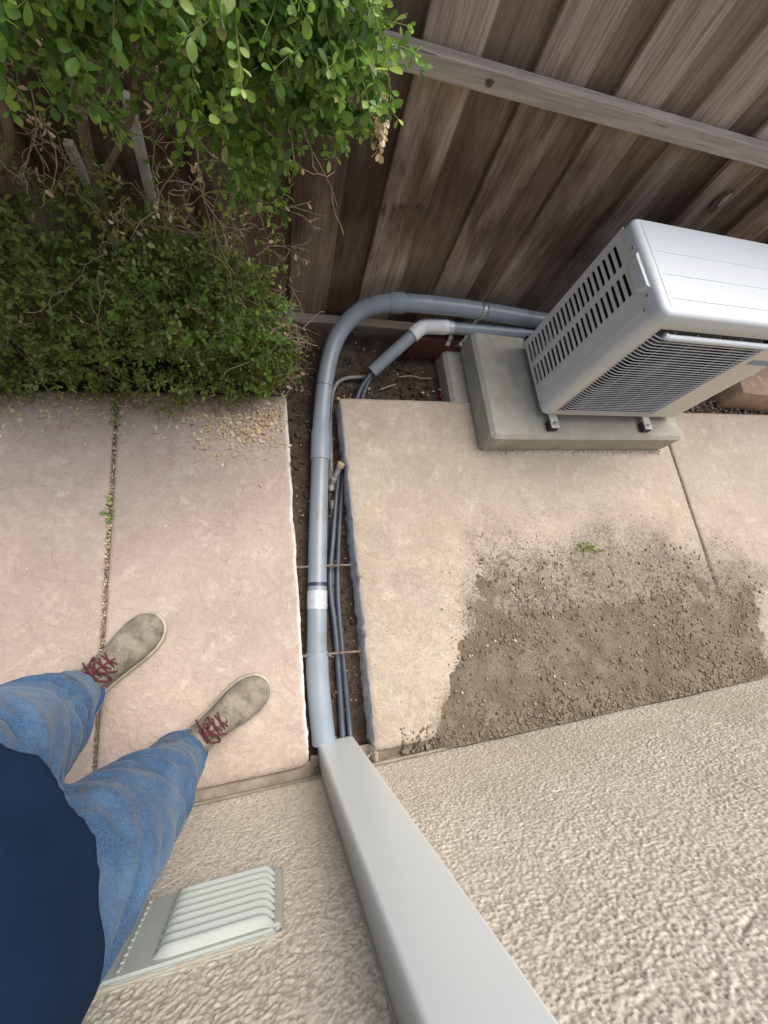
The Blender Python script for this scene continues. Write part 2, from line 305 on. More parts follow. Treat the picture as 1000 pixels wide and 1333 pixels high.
def box(x0, x1, y0, y1, z0, z1, bev=0.0, seg=2, rot=None):
    bm = bmesh.new(); bmesh.ops.create_cube(bm, size=1)
    for v in bm.verts: v.co = Vector(((x0 + x1) / 2 + v.co.x * (x1 - x0), (y0 + y1) / 2 + v.co.y * (y1 - y0), (z0 + z1) / 2 + v.co.z * (z1 - z0)))
    if bev: bmesh.ops.bevel(bm, geom=bm.edges[:], offset=bev, segments=seg, affect='EDGES', profile=0.5)
    if rot is not None:
        c = Vector(((x0 + x1) / 2, (y0 + y1) / 2, (z0 + z1) / 2))
        for v in bm.verts: v.co = c + rot @ (v.co - c)
    bm.verts.index_update()
    r = ([v.co[:] for v in bm.verts], [tuple(v.index for v in f.verts) for f in bm.faces]); bm.free(); return r

def frames(P):
    P = [Vector(p) for p in P]; T = []
    for i in range(len(P)):
        a = P[max(i - 1, 0)]; b = P[min(i + 1, len(P) - 1)]; t = (b - a); T.append(t.normalized() if t.length > 1e-9 else Vector((0, 0, 1)))
    ref = Vector((0, 0, 1)) if abs(T[0].z) < 0.9 else Vector((1, 0, 0))
    n = (ref - T[0] * ref.dot(T[0])).normalized(); out = []
    for t in T:
        n = (n - t * n.dot(t)); n = n.normalized() if n.length > 1e-6 else t.orthogonal().normalized()
        out.append((t, n, t.cross(n)))
    return P, out
def tube(P, rad, n=16, cap=True, squash=1.0):
    P, fr = frames(P); V = []; F = []
    if not hasattr(rad, '__len__'): rad = [rad] * len(P)
    for p, (t, a, b), r in zip(P, fr, rad):
        for k in range(n):
            an = 2 * math.pi * k / n; V.append(p + a * (math.cos(an) * r * squash) + b * (math.sin(an) * r))
    for i in range(len(P) - 1):
        for k in range(n):
            k2 = (k + 1) % n; F.append((i * n + k, i * n + k2, (i + 1) * n + k2, (i + 1) * n + k))
    if cap: F.append(tuple(reversed(range(n)))); F.append(tuple((len(P) - 1) * n + k for k in range(n)))
    return ([v[:] for v in V], F)
def spline(P, n=8):
    P = [Vector(p) for p in P]; out = []
    for i in range(len(P) - 1):
        p0 = P[max(i - 1, 0)]; p1 = P[i]; p2 = P[i + 1]; p3 = P[min(i + 2, len(P) - 1)]
        for k in range(n):
            t = k / n
            out.append(0.5 * ((2 * p1) + (p2 - p0) * t + (2 * p0 - 5 * p1 + 4 * p2 - p3) * t * t + (3 * p1 - p0 - 3 * p2 + p3) * t ** 3))
    out.append(P[-1]); return out
def ell(c, r, rings=10, seg=16, rot=None):
    bm = bmesh.new(); bmesh.ops.create_uvsphere(bm, u_segments=seg, v_segments=rings, radius=1)
    for v in bm.verts:
        q = Vector((v.co.x * r[0], v.co.y * r[1], v.co.z * r[2]))
        if rot is not None: q = rot @ q
        v.co = q + Vector(c)
    bm.verts.index_update(); out = ([v.co[:] for v in bm.verts], [tuple(v.index for v in f.verts) for f in bm.faces]); bm.free(); return out

def vn(x, y, s, seed, z=None):
    """smooth value noise on arrays, 0..1"""
    x = np.asarray(x) * s + 1000; y = np.asarray(y) * s + 1000
    def h(i, j):
        v = (i * 374761393 + j * 668265263 + seed * 1442695041) & 0xffffffff
        v = ((v ^ (v >> 13)) * 1274126177) & 0xffffffff
        v = ((v ^ (v >> 16)) * 2246822519) & 0xffffffff
        return ((v ^ (v >> 15)) & 0xffffff) / float(0xffffff)
    i = np.floor(x).astype(np.int64); j = np.floor(y).astype(np.int64); fx = x - i; fy = y - j
    fx = fx * fx * (3 - 2 * fx); fy = fy * fy * (3 - 2 * fy)
    return (h(i, j) * (1 - fx) + h(i + 1, j) * fx) * (1 - fy) + (h(i, j + 1) * (1 - fx) + h(i + 1, j + 1) * fx) * fy
def fbm(x, y, s, seed, o=4, g=0.5):
    t = 0; a = 1; n = 0
    for k in range(o): t = t + a * vn(x, y, s * 2 ** k, seed + k * 7); n += a; a *= g
    return t / n
def gridfaces(nx, ny):
    i = np.arange(nx - 1)[None, :] + (np.arange(ny - 1) * nx)[:, None]
    i = i.ravel(); return np.stack([i, i + 1, i + nx + 1, i + nx], 1)

# ---------------------------------------------------------------- ground
obj('ground', (np.array([[-60, -60, -.16], [60, -60, -.16], [60, 60, -.16], [-60, 60, -.16]], float), [(0, 1, 2, 3)]), 'ground', kind='structure')
# bumpy planting soil of the trench and the strip along the fence
nx, ny = 620, 340
X, Y = np.meshgrid(np.linspace(-1.9, 4.3, nx), np.linspace(-.52, 1.60, ny))
Z = -.125 + .02 * fbm(X, Y, 6, 3) + .016 * (fbm(X, Y, 45, 9, 3) - .4) + .05 * np.clip((Y - 1.22) / .15, 0, 1) * np.clip((.9 - X) / .2, 0, 1) * fbm(X, Y, 20, 5)
Z += .06 * np.clip((X - 2.0) / .1, 0, 1) * np.clip((Y - .8) / .1, 0, 1)
Z = np.where((Y < -.42), np.minimum(Z, -.11), Z)
obj('soil_bed', (np.stack([X.ravel(), Y.ravel(), Z.ravel()], 1), gridfaces(nx, ny)), 'soil', smooth=True, kind='structure')

# ---------------------------------------------------------------- concrete path slabs
path = root('concrete_path', (0, 0, 0), None, None, kind='structure')
def slab(x0, x1, y0, y1, m, seed, res=0.006, chipL=0.0, chipR=0.0, rnd=0.0, under=0.0, dustf=None, label=None, round_y0=0.0):
    nx = int((x1 - x0) / res) + 1; ny = int((y1 - y0) / res) + 1
    u = np.linspace(0, 1, nx)
    yv = np.linspace(y0, y1, ny)
    def en(seed, amp): return amp * ((fbm(yv, yv * 0 + seed, 7, seed, 7, .66) - .5) * 3.2 + np.clip(fbm(yv, yv * 0, 19, seed + 4, 4) - .62, 0, 1) * 7)
    xl = x0 + en(seed, chipL) if chipL else np.full(ny, x0)
    xr = x1 - np.abs(en(seed + 9, chipR)) if chipR else np.full(ny, x1)
    if rnd:
        d = np.clip(rnd - (yv - y0), 0, rnd); xr = xr - (rnd - np.sqrt(np.maximum(rnd ** 2 - d ** 2, 0)))
    Xg = xl[:, None] * (1 - u) + xr[:, None] * u; Yg = np.repeat(yv[:, None], nx, 1)
    Zg = .005 * (fbm(Xg, Yg, 3, seed, 3) - .5) + .0045 * (fbm(Xg + .1 * fbm(Xg, Yg, 5, 2), Yg, 9, seed + 2, 5, .55) - .5)
    ex = np.minimum(Xg - xl[:, None], xr[:, None] - Xg); ey = np.minimum(Yg - y0, y1 - Yg)
    Zg -= .008 * np.exp(-ex / .006) * (1 if (chipL or chipR) else .7) + .008 * np.exp(-ey / .006)
    edge = np.zeros_like(Zg)
    if chipR: edge = np.maximum(edge, np.clip(1.25 - (xr[:, None] - Xg) / (.005 + .010 * vn(Yg, Yg * 0, 30, 3)), 0, 1))
    if chipL: edge = np.maximum(edge, np.clip(1.1 - (Xg - xl[:, None]) / (.004 + .006 * vn(Yg, Yg * 0, 22, 8)), 0, 1))
    dust = dustf(Xg, Yg) if dustf else np.zeros_like(Zg)
    V = [np.stack([Xg.ravel(), Yg.ravel(), Zg.ravel()], 1)]; F = [gridfaces(nx, ny)]
    E = [edge.ravel()]; D = [dust.ravel()]
    ring = np.concatenate([np.arange(nx), np.arange(1, ny) * nx + nx - 1, (ny - 1) * nx + np.arange(nx - 2, -1, -1), np.arange(ny - 2, 0, -1) * nx])
    off = nx * ny; n = len(ring); P0 = V[0][ring]; prev = ring; cx, cy = (x0 + x1) / 2, (y0 + y1) / 2
    for k, dz in enumerate((.02, .045, .075, .115)):
        P = P0.copy(); P[:, 2] -= dz
        r = (fbm(P0[:, 0] * 1.0 + P0[:, 1] * 1.0, P0[:, 2] * 0 + dz * 9, 26, seed + 5, 4) - .5) * .016 * (1 if (chipL or chipR) else .2)
        sgn = np.where(np.abs(P0[:, 0] - x0) < .03, -1, np.where(np.abs(P0[:, 0] - x1) < .04, 1, 0))
        P[:, 0] += sgn * (r + under * (dz / .115) * (1 if k else .5))
        V.append(P); E.append(np.ones(n) * (1 if (chipL or chipR) else .25)); D.append(np.zeros(n))
        cur = off + np.arange(n); a, b = prev, np.roll(prev, -1); c, d = np.roll(cur, -1), cur
        F.append(np.stack([a, d, c, b], 1)); prev = cur; off += n
    o = obj('slab', (np.concatenate(V), np.concatenate(F)), m, path, smooth=True, attrs={'edge': np.concatenate(E), 'dust': np.concatenate(D)}, label=label)
    return o
def dustR(x, y):
    xl = .50 + .27 * np.clip((y + .43) / .55, 0, 1.2); xr = 2.30 + .35 * (y + .43)
    m_ = np.minimum(np.minimum((x - xl) / .12, (xr - x) / .2), (.24 - .40 * np.clip(x - 1.85, 0, 1) - y) / .20) + 1.9 * (fbm(x, y, 5, 83, 5, .6) - .5)
    return np.clip(np.maximum(1.25 * np.clip(m_ * .42 + .55, 0, 1), .42 * np.clip((.75 - y) / .5, 0, 1)), 0, 1.3)
def dustL(x, y):
    return np.clip(.85 * np.clip((y - .80) / .12, 0, 1), 0, 1) + .5 * np.clip((-.35 - y) / .08, 0, 1) + .9 * np.exp(-((x + .52) / .012) ** 2) * 0
slab(-1.95, -.541, -.437, .93, 'slab_l', 21, res=.008, dustf=dustL)
slab(-.529, .082, -.437, .935, 'slab_l', 33, res=.004, chipR=.004, rnd=.03, dustf=dustL, label='pink slab with a chipped pale edge along the pipe trench')
slab(.306, 2.067, -.437, .935, 'slab_r', 45, res=.005, chipL=.0035, under=.006, dustf=dustR, label='tan slab with a rough broken edge, dirt spilled over its wall side')
slab(2.077, 4.2, -.437, .915, 'slab_r', 57, res=.009, dustf=dustR)

# ---------------------------------------------------------------- spilled dirt
nx, ny = 520, 260
X, Y = np.meshgrid(np.linspace(.32, 2.95, nx), np.linspace(-.466, .36, ny))
reach = .17 + .16 * (fbm(X, Y * 0, 3, 5) - .5) + .22 * np.clip((X - .55) / .3, 0, 1) - .22 - .35 * np.clip((X - 2.15) / .3, 0, 1)
hh = np.clip((reach + .34 - (Y + .12)) / .8, -1, 1) * .03
def dmask(x, y):
    xl = .50 + .27 * np.clip((y + .43) / .55, 0, 1.2) + .12 * (fbm(y, x * 0, 5, 71, 3) - .5); xr = 2.30 + .35 * (y + .43) + .2 * (fbm(y, x * 0, 4, 72, 3) - .5)
    yt = .25 - .40 * np.clip(x - 1.85, 0, 1) + .16 * (fbm(x, x * 0, 3.2, 73, 4) - .5)
    return np.minimum(np.minimum((x - xl) / .10, (xr - x) / .16), (yt - y) / .22)
mk = dmask(X, Y)
hh = .006 * np.clip(mk, -1, 1) + .032 * np.clip((-.02 - Y) / .42, 0, 1) ** 1.3 * np.clip(mk, 0, 1)
H = hh * (.55 + .9 * fbm(X, Y, 7, 61, 4)) + .014 * (fbm(X, Y, 11, 64, 6, .7) - .5) + .0075 * (fbm(X, Y, 38, 68, 4, .75) - .5) * np.clip(.35 + mk, 0, 1) - .0028
ruts = np.sin((X * .8 + Y * 1.5 + .15 * fbm(X, Y, 3, 4)) * 32) * .0022 * np.clip(hh / .006, 0, 1) * vn(X, Y, 4, 17)
H += ruts
dirt_h = lambda x, y: float(H[min(ny - 1, max(0, int((y + .466) / .826 * (ny - 1))))][min(nx - 1, max(0, int((x - .32) / 2.63 * (nx - 1))))])
obj('spilled_dirt', (np.stack([X.ravel(), Y.ravel(), (H - .004).ravel()], 1), gridfaces(nx, ny)), 'dirt', smooth=True, kind='stuff',
    label='brown dirt spilled in a heap over the tan slab along the house wall', cat='dirt')

ICO = None
def rocks(name, pts, m, label, cat, sq=.7, tint=None):
    bm = bmesh.new(); bmesh.ops.create_icosphere(bm, subdivisions=1, radius=1); bm.verts.index_update()
    iv = np.array([v.co[:] for v in bm.verts]); fi = np.array([[v.index for v in f.verts] for f in bm.faces]); bm.free()
    n = len(pts); V = np.zeros((n, len(iv), 3))
    for k, (x, y, z, r) in enumerate(pts):
        q = iv * (1 + RNG.uniform(-.28, .28, (len(iv), 1))) * r * np.array([1, RNG.uniform(.6, 1), RNG.uniform(.45, sq)])
        a = RNG.uniform(0, 6.28); c, s = math.cos(a), math.sin(a); q = q @ np.array([[c, -s, 0], [s, c, 0], [0, 0, 1]])
        V[k] = q + (x, y, z)
    F = (fi[None] + (np.arange(n) * len(iv))[:, None, None]).reshape(-1, 3)
    return obj(name, (V.reshape(-1, 3), F), m, kind='stuff', label=label, cat=cat)
pts = []
bx_ = RNG.uniform(.40, 2.75, 90000); by_ = RNG.uniform(-.462, .36, 90000)
mk1 = dmask(bx_, by_); pr = fbm(bx_, by_, 7, 91, 3) ** 2.0 * 3.0 * np.clip(mk1 + .35, .02, 1) * np.where(by_ < -.05, 1, .6)
sel = np.nonzero(RNG.random(90000) < pr)[0][:19000]
for k in sel:
    x, y = float(bx_[k]), float(by_[k]); r = random.choice((.001, .0012, .0015, .0019, .0024, .0033)) * random.uniform(.7, 1.3)
    if random.random() < .05 and mk1[k] > .3: r = random.uniform(.0045, .0095)
    pts.append((x, y, max(dirt_h(x, y) - .004, -.001) + r * .25, r))
for k in range(1100):   # crumbs gathered against the wall
    x = random.uniform(.40, 2.6); y = -.462 + abs(random.gauss(0, .035)); r = random.uniform(.002, .0075) * (1 if random.random() < .9 else 1.5)
    pts.append((x, y, max(dirt_h(x, y) - .004, -.001) + r * .25, r))
rocks('dirt_clods', pts, 'clod', 'brown crumbs and clods of dirt scattered over the spilled dirt heap', 'dirt clods')
pts = []
for k in range(2400):
    x = random.gauss(1.3, .45); y = random.gauss(.0, .17); 
    if not (.45 < x < 2.6 and -.45 < y < .34): continue
    r = random.choice((.0012, .0015, .002, .0026)) if random.random() < .97 else random.uniform(.004, .007)
    pts.append((x, y, max(dirt_h(x, y) - .004, 0) + r * .5, r))
for k in range(350):
    x = random.uniform(.33, 2.9); y = random.uniform(-.42, .66); r = random.uniform(.0008, .0018); pts.append((x, y, .0005, r))
rocks('pale_grit', pts, 'chipstone', 'pale bits of grit and chipped concrete sprinkled over the brown dirt', 'grit')
pts = []
for k in range(1500):
    x = random.uniform(2.0, 3.6); y = random.uniform(.93, 1.25); r = random.uniform(.004, .013); pts.append((x, y, -.045 + r * .3 + random.uniform(0, .01), r))
rocks('gravel', pts, 'clod', 'small brown gravel between the path slab and the retaining blocks', 'gravel')
pts = []
for k in range(2600):
    if random.random() < .45: x = random.uniform(.085, .30); y = random.uniform(-.43, .93)
    else: x = random.uniform(.1, .85); y = random.uniform(.93, 1.34)
    r = random.uniform(.0015, .006) if random.random() < .93 else random.uniform(.006, .013); pts.append((x, y, -.112 + random.uniform(0, .012), r))
rocks('soil_crumbs', pts, 'soil', 'dark soil crumbs lying in the pipe trench beside the slabs', 'soil')

# ---------------------------------------------------------------- house wall
wall = root('house_wall', (1.0, -.55, 0), 'beige rough stucco house wall along the lower side of the path', 'wall')
x0, x1, z0, z1 = -.80, 2.45, .004, 1.12
res = .0024; nx = int((x1 - x0) / res); nz = int((z1 - z0) / res)
X, Z = np.meshgrid(np.linspace(x0, x1, nx), np.linspace(z0, z1, nz))
wx = X + .003 * fbm(X, Z, 40, 3); wz = Z + .003 * fbm(X, Z, 40, 31)
g = .40 * vn(wx, wz, 205, 5) + .42 * vn(wx * .8 + wz * .6, wz * .8 - wx * .6, 330, 15) + .12 * vn(wx * .6 + wz * .8, wz * .6 - wx * .8, 80, 25)
g = np.clip((g - .22) / .58, 0, 1)
sm = fbm(X, Z, 5, 44, 3)
amp = .0034 * (.6 + .8 * sm)
D = g * amp + .004 * (fbm(X, Z, 2.5, 8, 3) - .5)
D -= .006 * np.exp(-(Z - z0) / .008)
for k in range(26):                                        # trowel dings and chips
    cx_, cz_ = random.uniform(-.5, 2.2), random.uniform(.05, 1.05); an = random.uniform(-.6, .6); la, lb = random.uniform(.006, .028), random.uniform(.002, .005)
    du_ = (X - cx_) * math.cos(an) + (Z - cz_) * math.sin(an); dv_ = -(X - cx_) * math.sin(an) + (Z - cz_) * math.cos(an)
    D -= random.uniform(.002, .0045) * np.exp(-(du_ / la) ** 2 - (dv_ / lb) ** 2)
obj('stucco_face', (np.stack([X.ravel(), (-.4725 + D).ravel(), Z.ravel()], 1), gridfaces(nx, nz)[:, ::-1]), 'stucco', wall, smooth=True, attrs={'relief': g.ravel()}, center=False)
for (a, b, c, d) in ((-3.5, x0, .004, 2.6), (x1, 6, .004, 2.6), (x0, x1, z1, 2.6)):
    obj('stucco_panel', box(a, b, -.60, -.473, c, d), 'stucco', wall, center=False)
obj('wall_core', box(x0 + .002, x1 - .002, -.60, -.482, .006, z1 - .002), 'stucco', wall, center=False)
obj('foundation_strip', box(-3.5, 6, -.62, -.474, -.16, -.001), 'found', wall)
obj('weep_screed', box(-3.4, 5.9, -.4745, -.4665, -.004, .0035), 'found', wall)
# rubble and mortar lying in the gap under the wall
pts = []
for k in range(1500):
    x = random.uniform(-1.0, 2.4); r = random.uniform(.003, .009); pts.append((x, random.uniform(-.473, -.44), -.032 + random.uniform(-.01, .008), r))
nx = 900; X, Y = np.meshgrid(np.linspace(-1.2, 2.8, nx), np.linspace(-.474, -.425, 14))
Zs = -.022 + .010 * fbm(X, Y, 30, 8, 4)
inside = (X > .088) & (X < .300); Zs = np.where(inside, -.07, Zs)
obj('mortar_strip', (np.stack([X.ravel(), Y.ravel(), Zs.ravel()], 1), gridfaces(nx, 14)), 'found', wall, smooth=True)
rocks('wall_crumbs', pts[:700], 'found', 'grey mortar crumbs in the gap between the slabs and the house wall', 'rubble', .6)

# ---------------------------------------------------------------- fence
fence = root('wooden_fence', (.6, 1.42, -.1), 'weathered brown board fence behind the heat pump and pipes', 'fence')
FY = 1.405
def board(x0, x1, y0, y1, z0, z1, lean=0.0):
    bm = bmesh.new(); bmesh.ops.create_cube(bm, size=1)
    n = 14
    bm.free()
    V = []; F = []
    prof = [(x0, y1), (x0, y0 + .003), (x0 + .003, y0), (x0 * .5 + x1 * .5, y0 - .001), (x1 - .003, y0), (x1, y0 + .003), (x1, y1)]
    s = random.random() * 9
    for k in range(n + 1):
        t = k / n; z = z0 + (z1 - z0) * t; dx = lean * t + .0016 * math.sin(z * 7 + s); dy = .003 * math.sin(z * 3 + s * 2)
        tw = .003 * math.sin(z * 2 + s)
        for (px, py) in prof: V.append((px + dx, py + dy + tw * (px - x0) / (x1 - x0), z + (0 if k else random.uniform(-.002, .002))))
    m = len(prof)
    for k in range(n):
        for j in range(m): F.append((k * m + j, k * m + (j + 1) % m, (k + 1) * m + (j + 1) % m, (k + 1) * m + j))
    F.append(tuple(range(m))[::-1]); F.append(tuple(n * m + j for j in range(m)))
    return V, F
edges = [-2.03, -1.72, -1.41, -1.105, -.80, -.495, -.19, .115, .425, .757, 1.035, 1.33, 1.625, 1.92, 2.21, 2.50, 2.79, 3.08, 3.37, 3.66, 3.95, 4.24]
for i in range(len(edges) - 1):
    a, b = edges[i], edges[i + 1]
    wf = .165 + random.uniform(-.006, .008)
    obj('front_board', board(a, a + wf, FY, FY + .018, -.14 + random.uniform(-.004, .004), 1.78, random.uniform(-.004, .004)), 'fence', fence, autos=40)
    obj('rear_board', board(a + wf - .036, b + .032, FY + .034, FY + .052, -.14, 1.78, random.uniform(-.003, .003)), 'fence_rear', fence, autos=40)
r = obj('rail', box(-2.2, 4.5, FY - .045, FY - .003, .868, .918, .003, 2), 'rail', fence, label='pale grey horizontal rail nailed across the boards')
obj('rail', box(-2.2, 4.5, FY - .045, FY - .003, 1.66, 1.71, .003, 2), 'rail', fence)
obj('kick_board', box(-1.9, 4.4, FY - .052, FY - .004, -.19, -.044, .004, 2), 'kick', fence, label='horizontal grey brown board under the upright boards')
for px in (-1.9, .0, 2.3, 4.3):
    obj('post', box(px, px + .09, FY + .06, FY + .15, -.3, 1.8, .004), 'fence', fence)
def disc(c, rx, rz, n=18, dy=.002, y=None):
    V = [(c[0], c[1] - dy, c[2])]; F = []
    for k in range(n):
        a = 2 * math.pi * k / n; q = 1 + .12 * math.sin(3 * a + c[0] * 50); V.append((c[0] + rx * q * math.cos(a), c[1], c[2] + rz * q * math.sin(a)))
    for k in range(n): F.append((0, 1 + k, 1 + (k + 1) % n))
    return V, F
for (x, z, rx, rz) in ((.558, .503, .011, .014), (.435, .478, .008, .02), (.47, .487, .006, .012), (.50, .497, .012, .009), (.62, .893, .012, .009), (1.30, .60, .008, .012)):
    y = FY - .0075
    if abs(z - .893) < .01: y = FY - .0465
    obj('knot', disc((x, y - .001, z), rx, rz), 'knot', fence)
obj('knot', disc((1.725, FY - .0085, .725), .022, .045), 'knot', fence, label='dark split knot with a pale spot beside it')
obj('pale_spot', disc((1.733, FY - .0115, .735), .010, .026), 'knot_pale', fence)  # pale disc set just in front of the dark knot
for i in range(5, 16):                                    # nails under the rail line
    pass

# ---------------------------------------------------------------- concrete pads
obj('lower_pad', box(.838, 1.985, .69, 1.335, -.15, -.009, .017, 1), 'pad', label='lower grey concrete pad sunk at the slab edge under the wider top pad', cat='concrete pad', autos=20)
obj('upper_pad', box(.922, 1.995, .683, 1.325, -.008, .132, .016, 1), 'pad', label='upper grey concrete pad carrying the heat pump', cat='concrete pad', autos=20)
# crumbled mortar where the slab meets the pad
pts = []
for k in range(420):
    t = random.random()
    if t < .35: x, y = .906 + random.gauss(0, .006), random.uniform(.69, .93)
    else: x, y = random.uniform(.91, 1.99), .672 + random.gauss(0, .005)
    pts.append((x, y, .001, random.uniform(.003, .009)))
rocks('mortar_crumbs', pts, 'palestone', 'pale crumbs of mortar along the foot of the concrete pads', 'mortar', .5)

# ---------------------------------------------------------------- heat pump outdoor unit
AX0, AX1, AY0, AY1, AZ0, AZ1 = 1.16, 1.93, .78, 1.15, .168, .775
ac = root('heat_pump', (1.545, .965, .168), 'white outdoor heat pump unit with side slots standing on the grey pad', 'heat pump')
cz = .735
def arc(cx, cy, r, a0, a1, n=6): return [(cx + r * math.cos(math.radians(a0 + (a1 - a0) * k / n)), cy + r * math.sin(math.radians(a0 + (a1 - a0) * k / n))) for k in range(n + 1)]
def extr(prof, z0, z1, closed=True):
    n = len(prof); V = [(x, y, z0) for x, y in prof] + [(x, y, z1) for x, y in prof]; F = []
    for k in range(n if closed else n - 1): F.append((k, (k + 1) % n, n + (k + 1) % n, n + k))
    if closed: F.append(tuple(range(n))[::-1]); F.append(tuple(n + k for k in range(n)))
    return V, F
# side panel: plates around two columns of slots
geo = []; th = .004
yc = (AY1, 1.121, 1.032, 1.005, .916, .815)
geo.append(box(AX0, AX0 + th, 1.121, AY1, AZ0, cz)); geo.append(box(AX0, AX0 + th, 1.005, 1.032, .178, .700))
geo.append(box(AX0, AX0 + th, .905, 1.121, .700, cz)); geo.append(box(AX0, AX0 + th, .905, 1.121, AZ0, .178)); 
geo.append(box(AX0, AX0 + th, .905, .916, .178, .700))
NS = 21; pit = (.700 - .178) / NS
for k in range(NS + 1):
    z = .178 + pit * k; hb = .0058
    a, b = max(z - hb, .178), min(z + hb, .700)
    for (ya, yb) in ((.916, 1.005), (1.032, 1.121)):
        geo.append(box(AX0, AX0 + th, ya, yb, a, b))
    # rounded slot ends
    if k < NS:
        for (ya, yb) in ((.916, 1.005), (1.032, 1.121)):
            for yy, s in ((ya, 1), (yb, -1)):
                for zz, t in ((z + hb, 1), (z + pit - hb, -1)):
                    r_ = .005
                    geo.append(([(AX0 + .0002, yy, zz), (AX0 + .0002, yy + s * r_, zz), (AX0 + .0002, yy + s * r_ * .35, zz + t * r_ * .35), (AX0 + .0002, yy, zz + t * r_)], [(0, 1, 2, 3)]))
pr = [(AX0, .905)] + [(AX0, .845), (AX0 - .0, .84)] + arc(AX0 + .034, AY0 + .034, .034, 180, 270, 8) + [(AX0 + .045, AY0), (AX0 + .045, AY0 + .004)] + arc(AX0 + .034, AY0 + .034, .030, 270, 180, 8) + [(AX0 + .004, .905)]
geo.append(extr(pr, AZ0, cz))
geo.append(box(AX0 - .002, AX0, .842, .8445, AZ0 + .03, cz - .02))
obj('side_panel', geo, 'acside', ac, autos=35)
# front panel around the fan opening
fx0, fx1, fz0, fz1 = AX0 + .045, AX1, AZ0, cz
ox0, ox1, oz0, oz1 = AX0 + .058, 1.735, .200, .705
g = [box(fx0, ox0, AY0, AY0 + .004, fz0, fz1), box(ox0, ox1, AY0, AY0 + .004, fz0, oz0), box(ox0, ox1, AY0, AY0 + .004, oz1, fz1), box(ox1, fx1 - .02, AY0, AY0 + .004, fz0, fz1)]
obj('front_panel', g, 'acfront', ac)
obj('corner_post', extr([(fx1 - .02, AY0), (fx1 - .008, AY0 + .002), (fx1 - .002, AY0 + .008), (fx1, AY0 + .02), (fx1, AY1), (fx1 - .004, AY1), (fx1 - .004, AY0 + .02), (fx1 - .02, AY0 + .004)], AZ0, cz), 'acwhite', ac, autos=40)
obj('rear_coil', box(AX0 + .004, AX1 - .004, AY1 - .02, AY1 - .002, AZ0 + .01, cz), 'acdark', ac)
obj('base_pan', box(AX0 + .005, AX1 - .005, AY0 + .006, AY1 - .022, AZ0 + .001, AZ0 + .008), 'acside', ac)
obj('coil', box(AX0 + .05, AX0 + .07, .86, AY1 - .03, AZ0 + .01, cz - .01), 'acdark', ac)
obj('compressor_valve', [tube([(1.19, 1.07, .245), (1.205, 1.07, .33)], .016), tube([(1.19, 1.10, .29), (1.20, 1.02, .30)], .012), box(1.18, 1.20, 1.02, 1.10, .22, .24)], 'galv', ac, autos=40)
# fan and ring behind the guard
cx, czz, fr_ = (ox0 + ox1) / 2, (oz0 + oz1) / 2, .235
rg = []
for k in range(40):
    a, b = 2 * math.pi * k / 40, 2 * math.pi * (k + 1) / 40
    for (ra, rb, ya, yb) in ((fr_, fr_, AY0 + .012, AY0 + .07), (fr_, fr_ + .2, AY0 + .012, AY0 + .010)):
        V = [(cx + ra * math.cos(a), ya, czz + ra * math.sin(a)), (cx + ra * math.cos(b), ya, czz + ra * math.sin(b)), (cx + rb * math.cos(b), yb, czz + rb * math.sin(b)), (cx + rb * math.cos(a), yb, czz + rb * math.sin(a))]
        if ra != rb: V = [(min(max(x, ox0 - .01), ox1 + .01), y, min(max(z, oz0 - .01), oz1 + .01)) for x, y, z in V]
        rg.append((V, [(0, 1, 2, 3)]))
obj('fan_ring', rg, 'acdark', ac)
obj('divider', box(ox0 - .01, ox1 + .01, AY0 + .14, AY0 + .145, AZ0 + .01, cz - .005), 'acdark', ac)
bl = []
for k in range(3):
    V = []; F = []
    for i in range(9):
        r_ = .05 + (.225 - .05) * i / 8
        for j in range(9):
            a = math.radians(k * 120 + 20 + 78 * j / 8 * (.8 + .3 * i / 8) + i * 3); V.append((cx + r_ * math.cos(a), AY0 + .06 + .05 * j / 8, czz + r_ * math.sin(a)))
    for i in range(8):
        for j in range(8): F.append((i * 9 + j, i * 9 + j + 1, i * 9 + j + 10, i * 9 + j + 9))
    bl.append((V, F))
bl.append(tube([(cx, AY0 + .04, czz), (cx, AY0 + .12, czz)], .052, 24))
obj('fan', bl, 'fan', ac, autos=40)
# wire guard: bent horizontal wires with uprights
g = []; NW = 36; gy = AY0 - .018
for k in range(NW):
    z = oz0 + .008 + (oz1 - .030 - oz0) * k / (NW - 1)
    g.append(tube([(ox0 - .010, AY0 + .002, z), (ox0 - .005, AY0 - .006, z), (ox0 + .012, gy + .003, z), (ox0 + .024, gy, z), (ox1 - .014, gy, z), (ox1 - .004, gy + .005, z), (ox1 + .004, AY0 + .002, z)], .0019, 6))
for k in range(5):
    x = ox0 + .07 + k * .10
    g.append(tube([(x, AY0 + .001, oz0 - .004), (x, gy + .0025, oz0 + .006), (x, gy + .0025, oz1 - .02), (x, AY0 + .001, oz1 - .008)], .0011, 6))
obj('fan_guard', g, 'acwhite', ac, autos=60)
obj('guard_top_bar', tube([(ox0 + .02, gy + .004, oz1 - .012), (ox0 + .034, gy - .002, oz1 - .012), (ox1 + .03, gy - .002, oz1 - .012)], .0105, 12), 'acwhite', ac, autos=60)
obj('guard_side_bar', tube([(ox1 + .004, AY0 - .003, oz0 - .004), (ox1 + .004, AY0 - .003, oz1 - .02)], .0045, 10), 'acwhite', ac, autos=60)
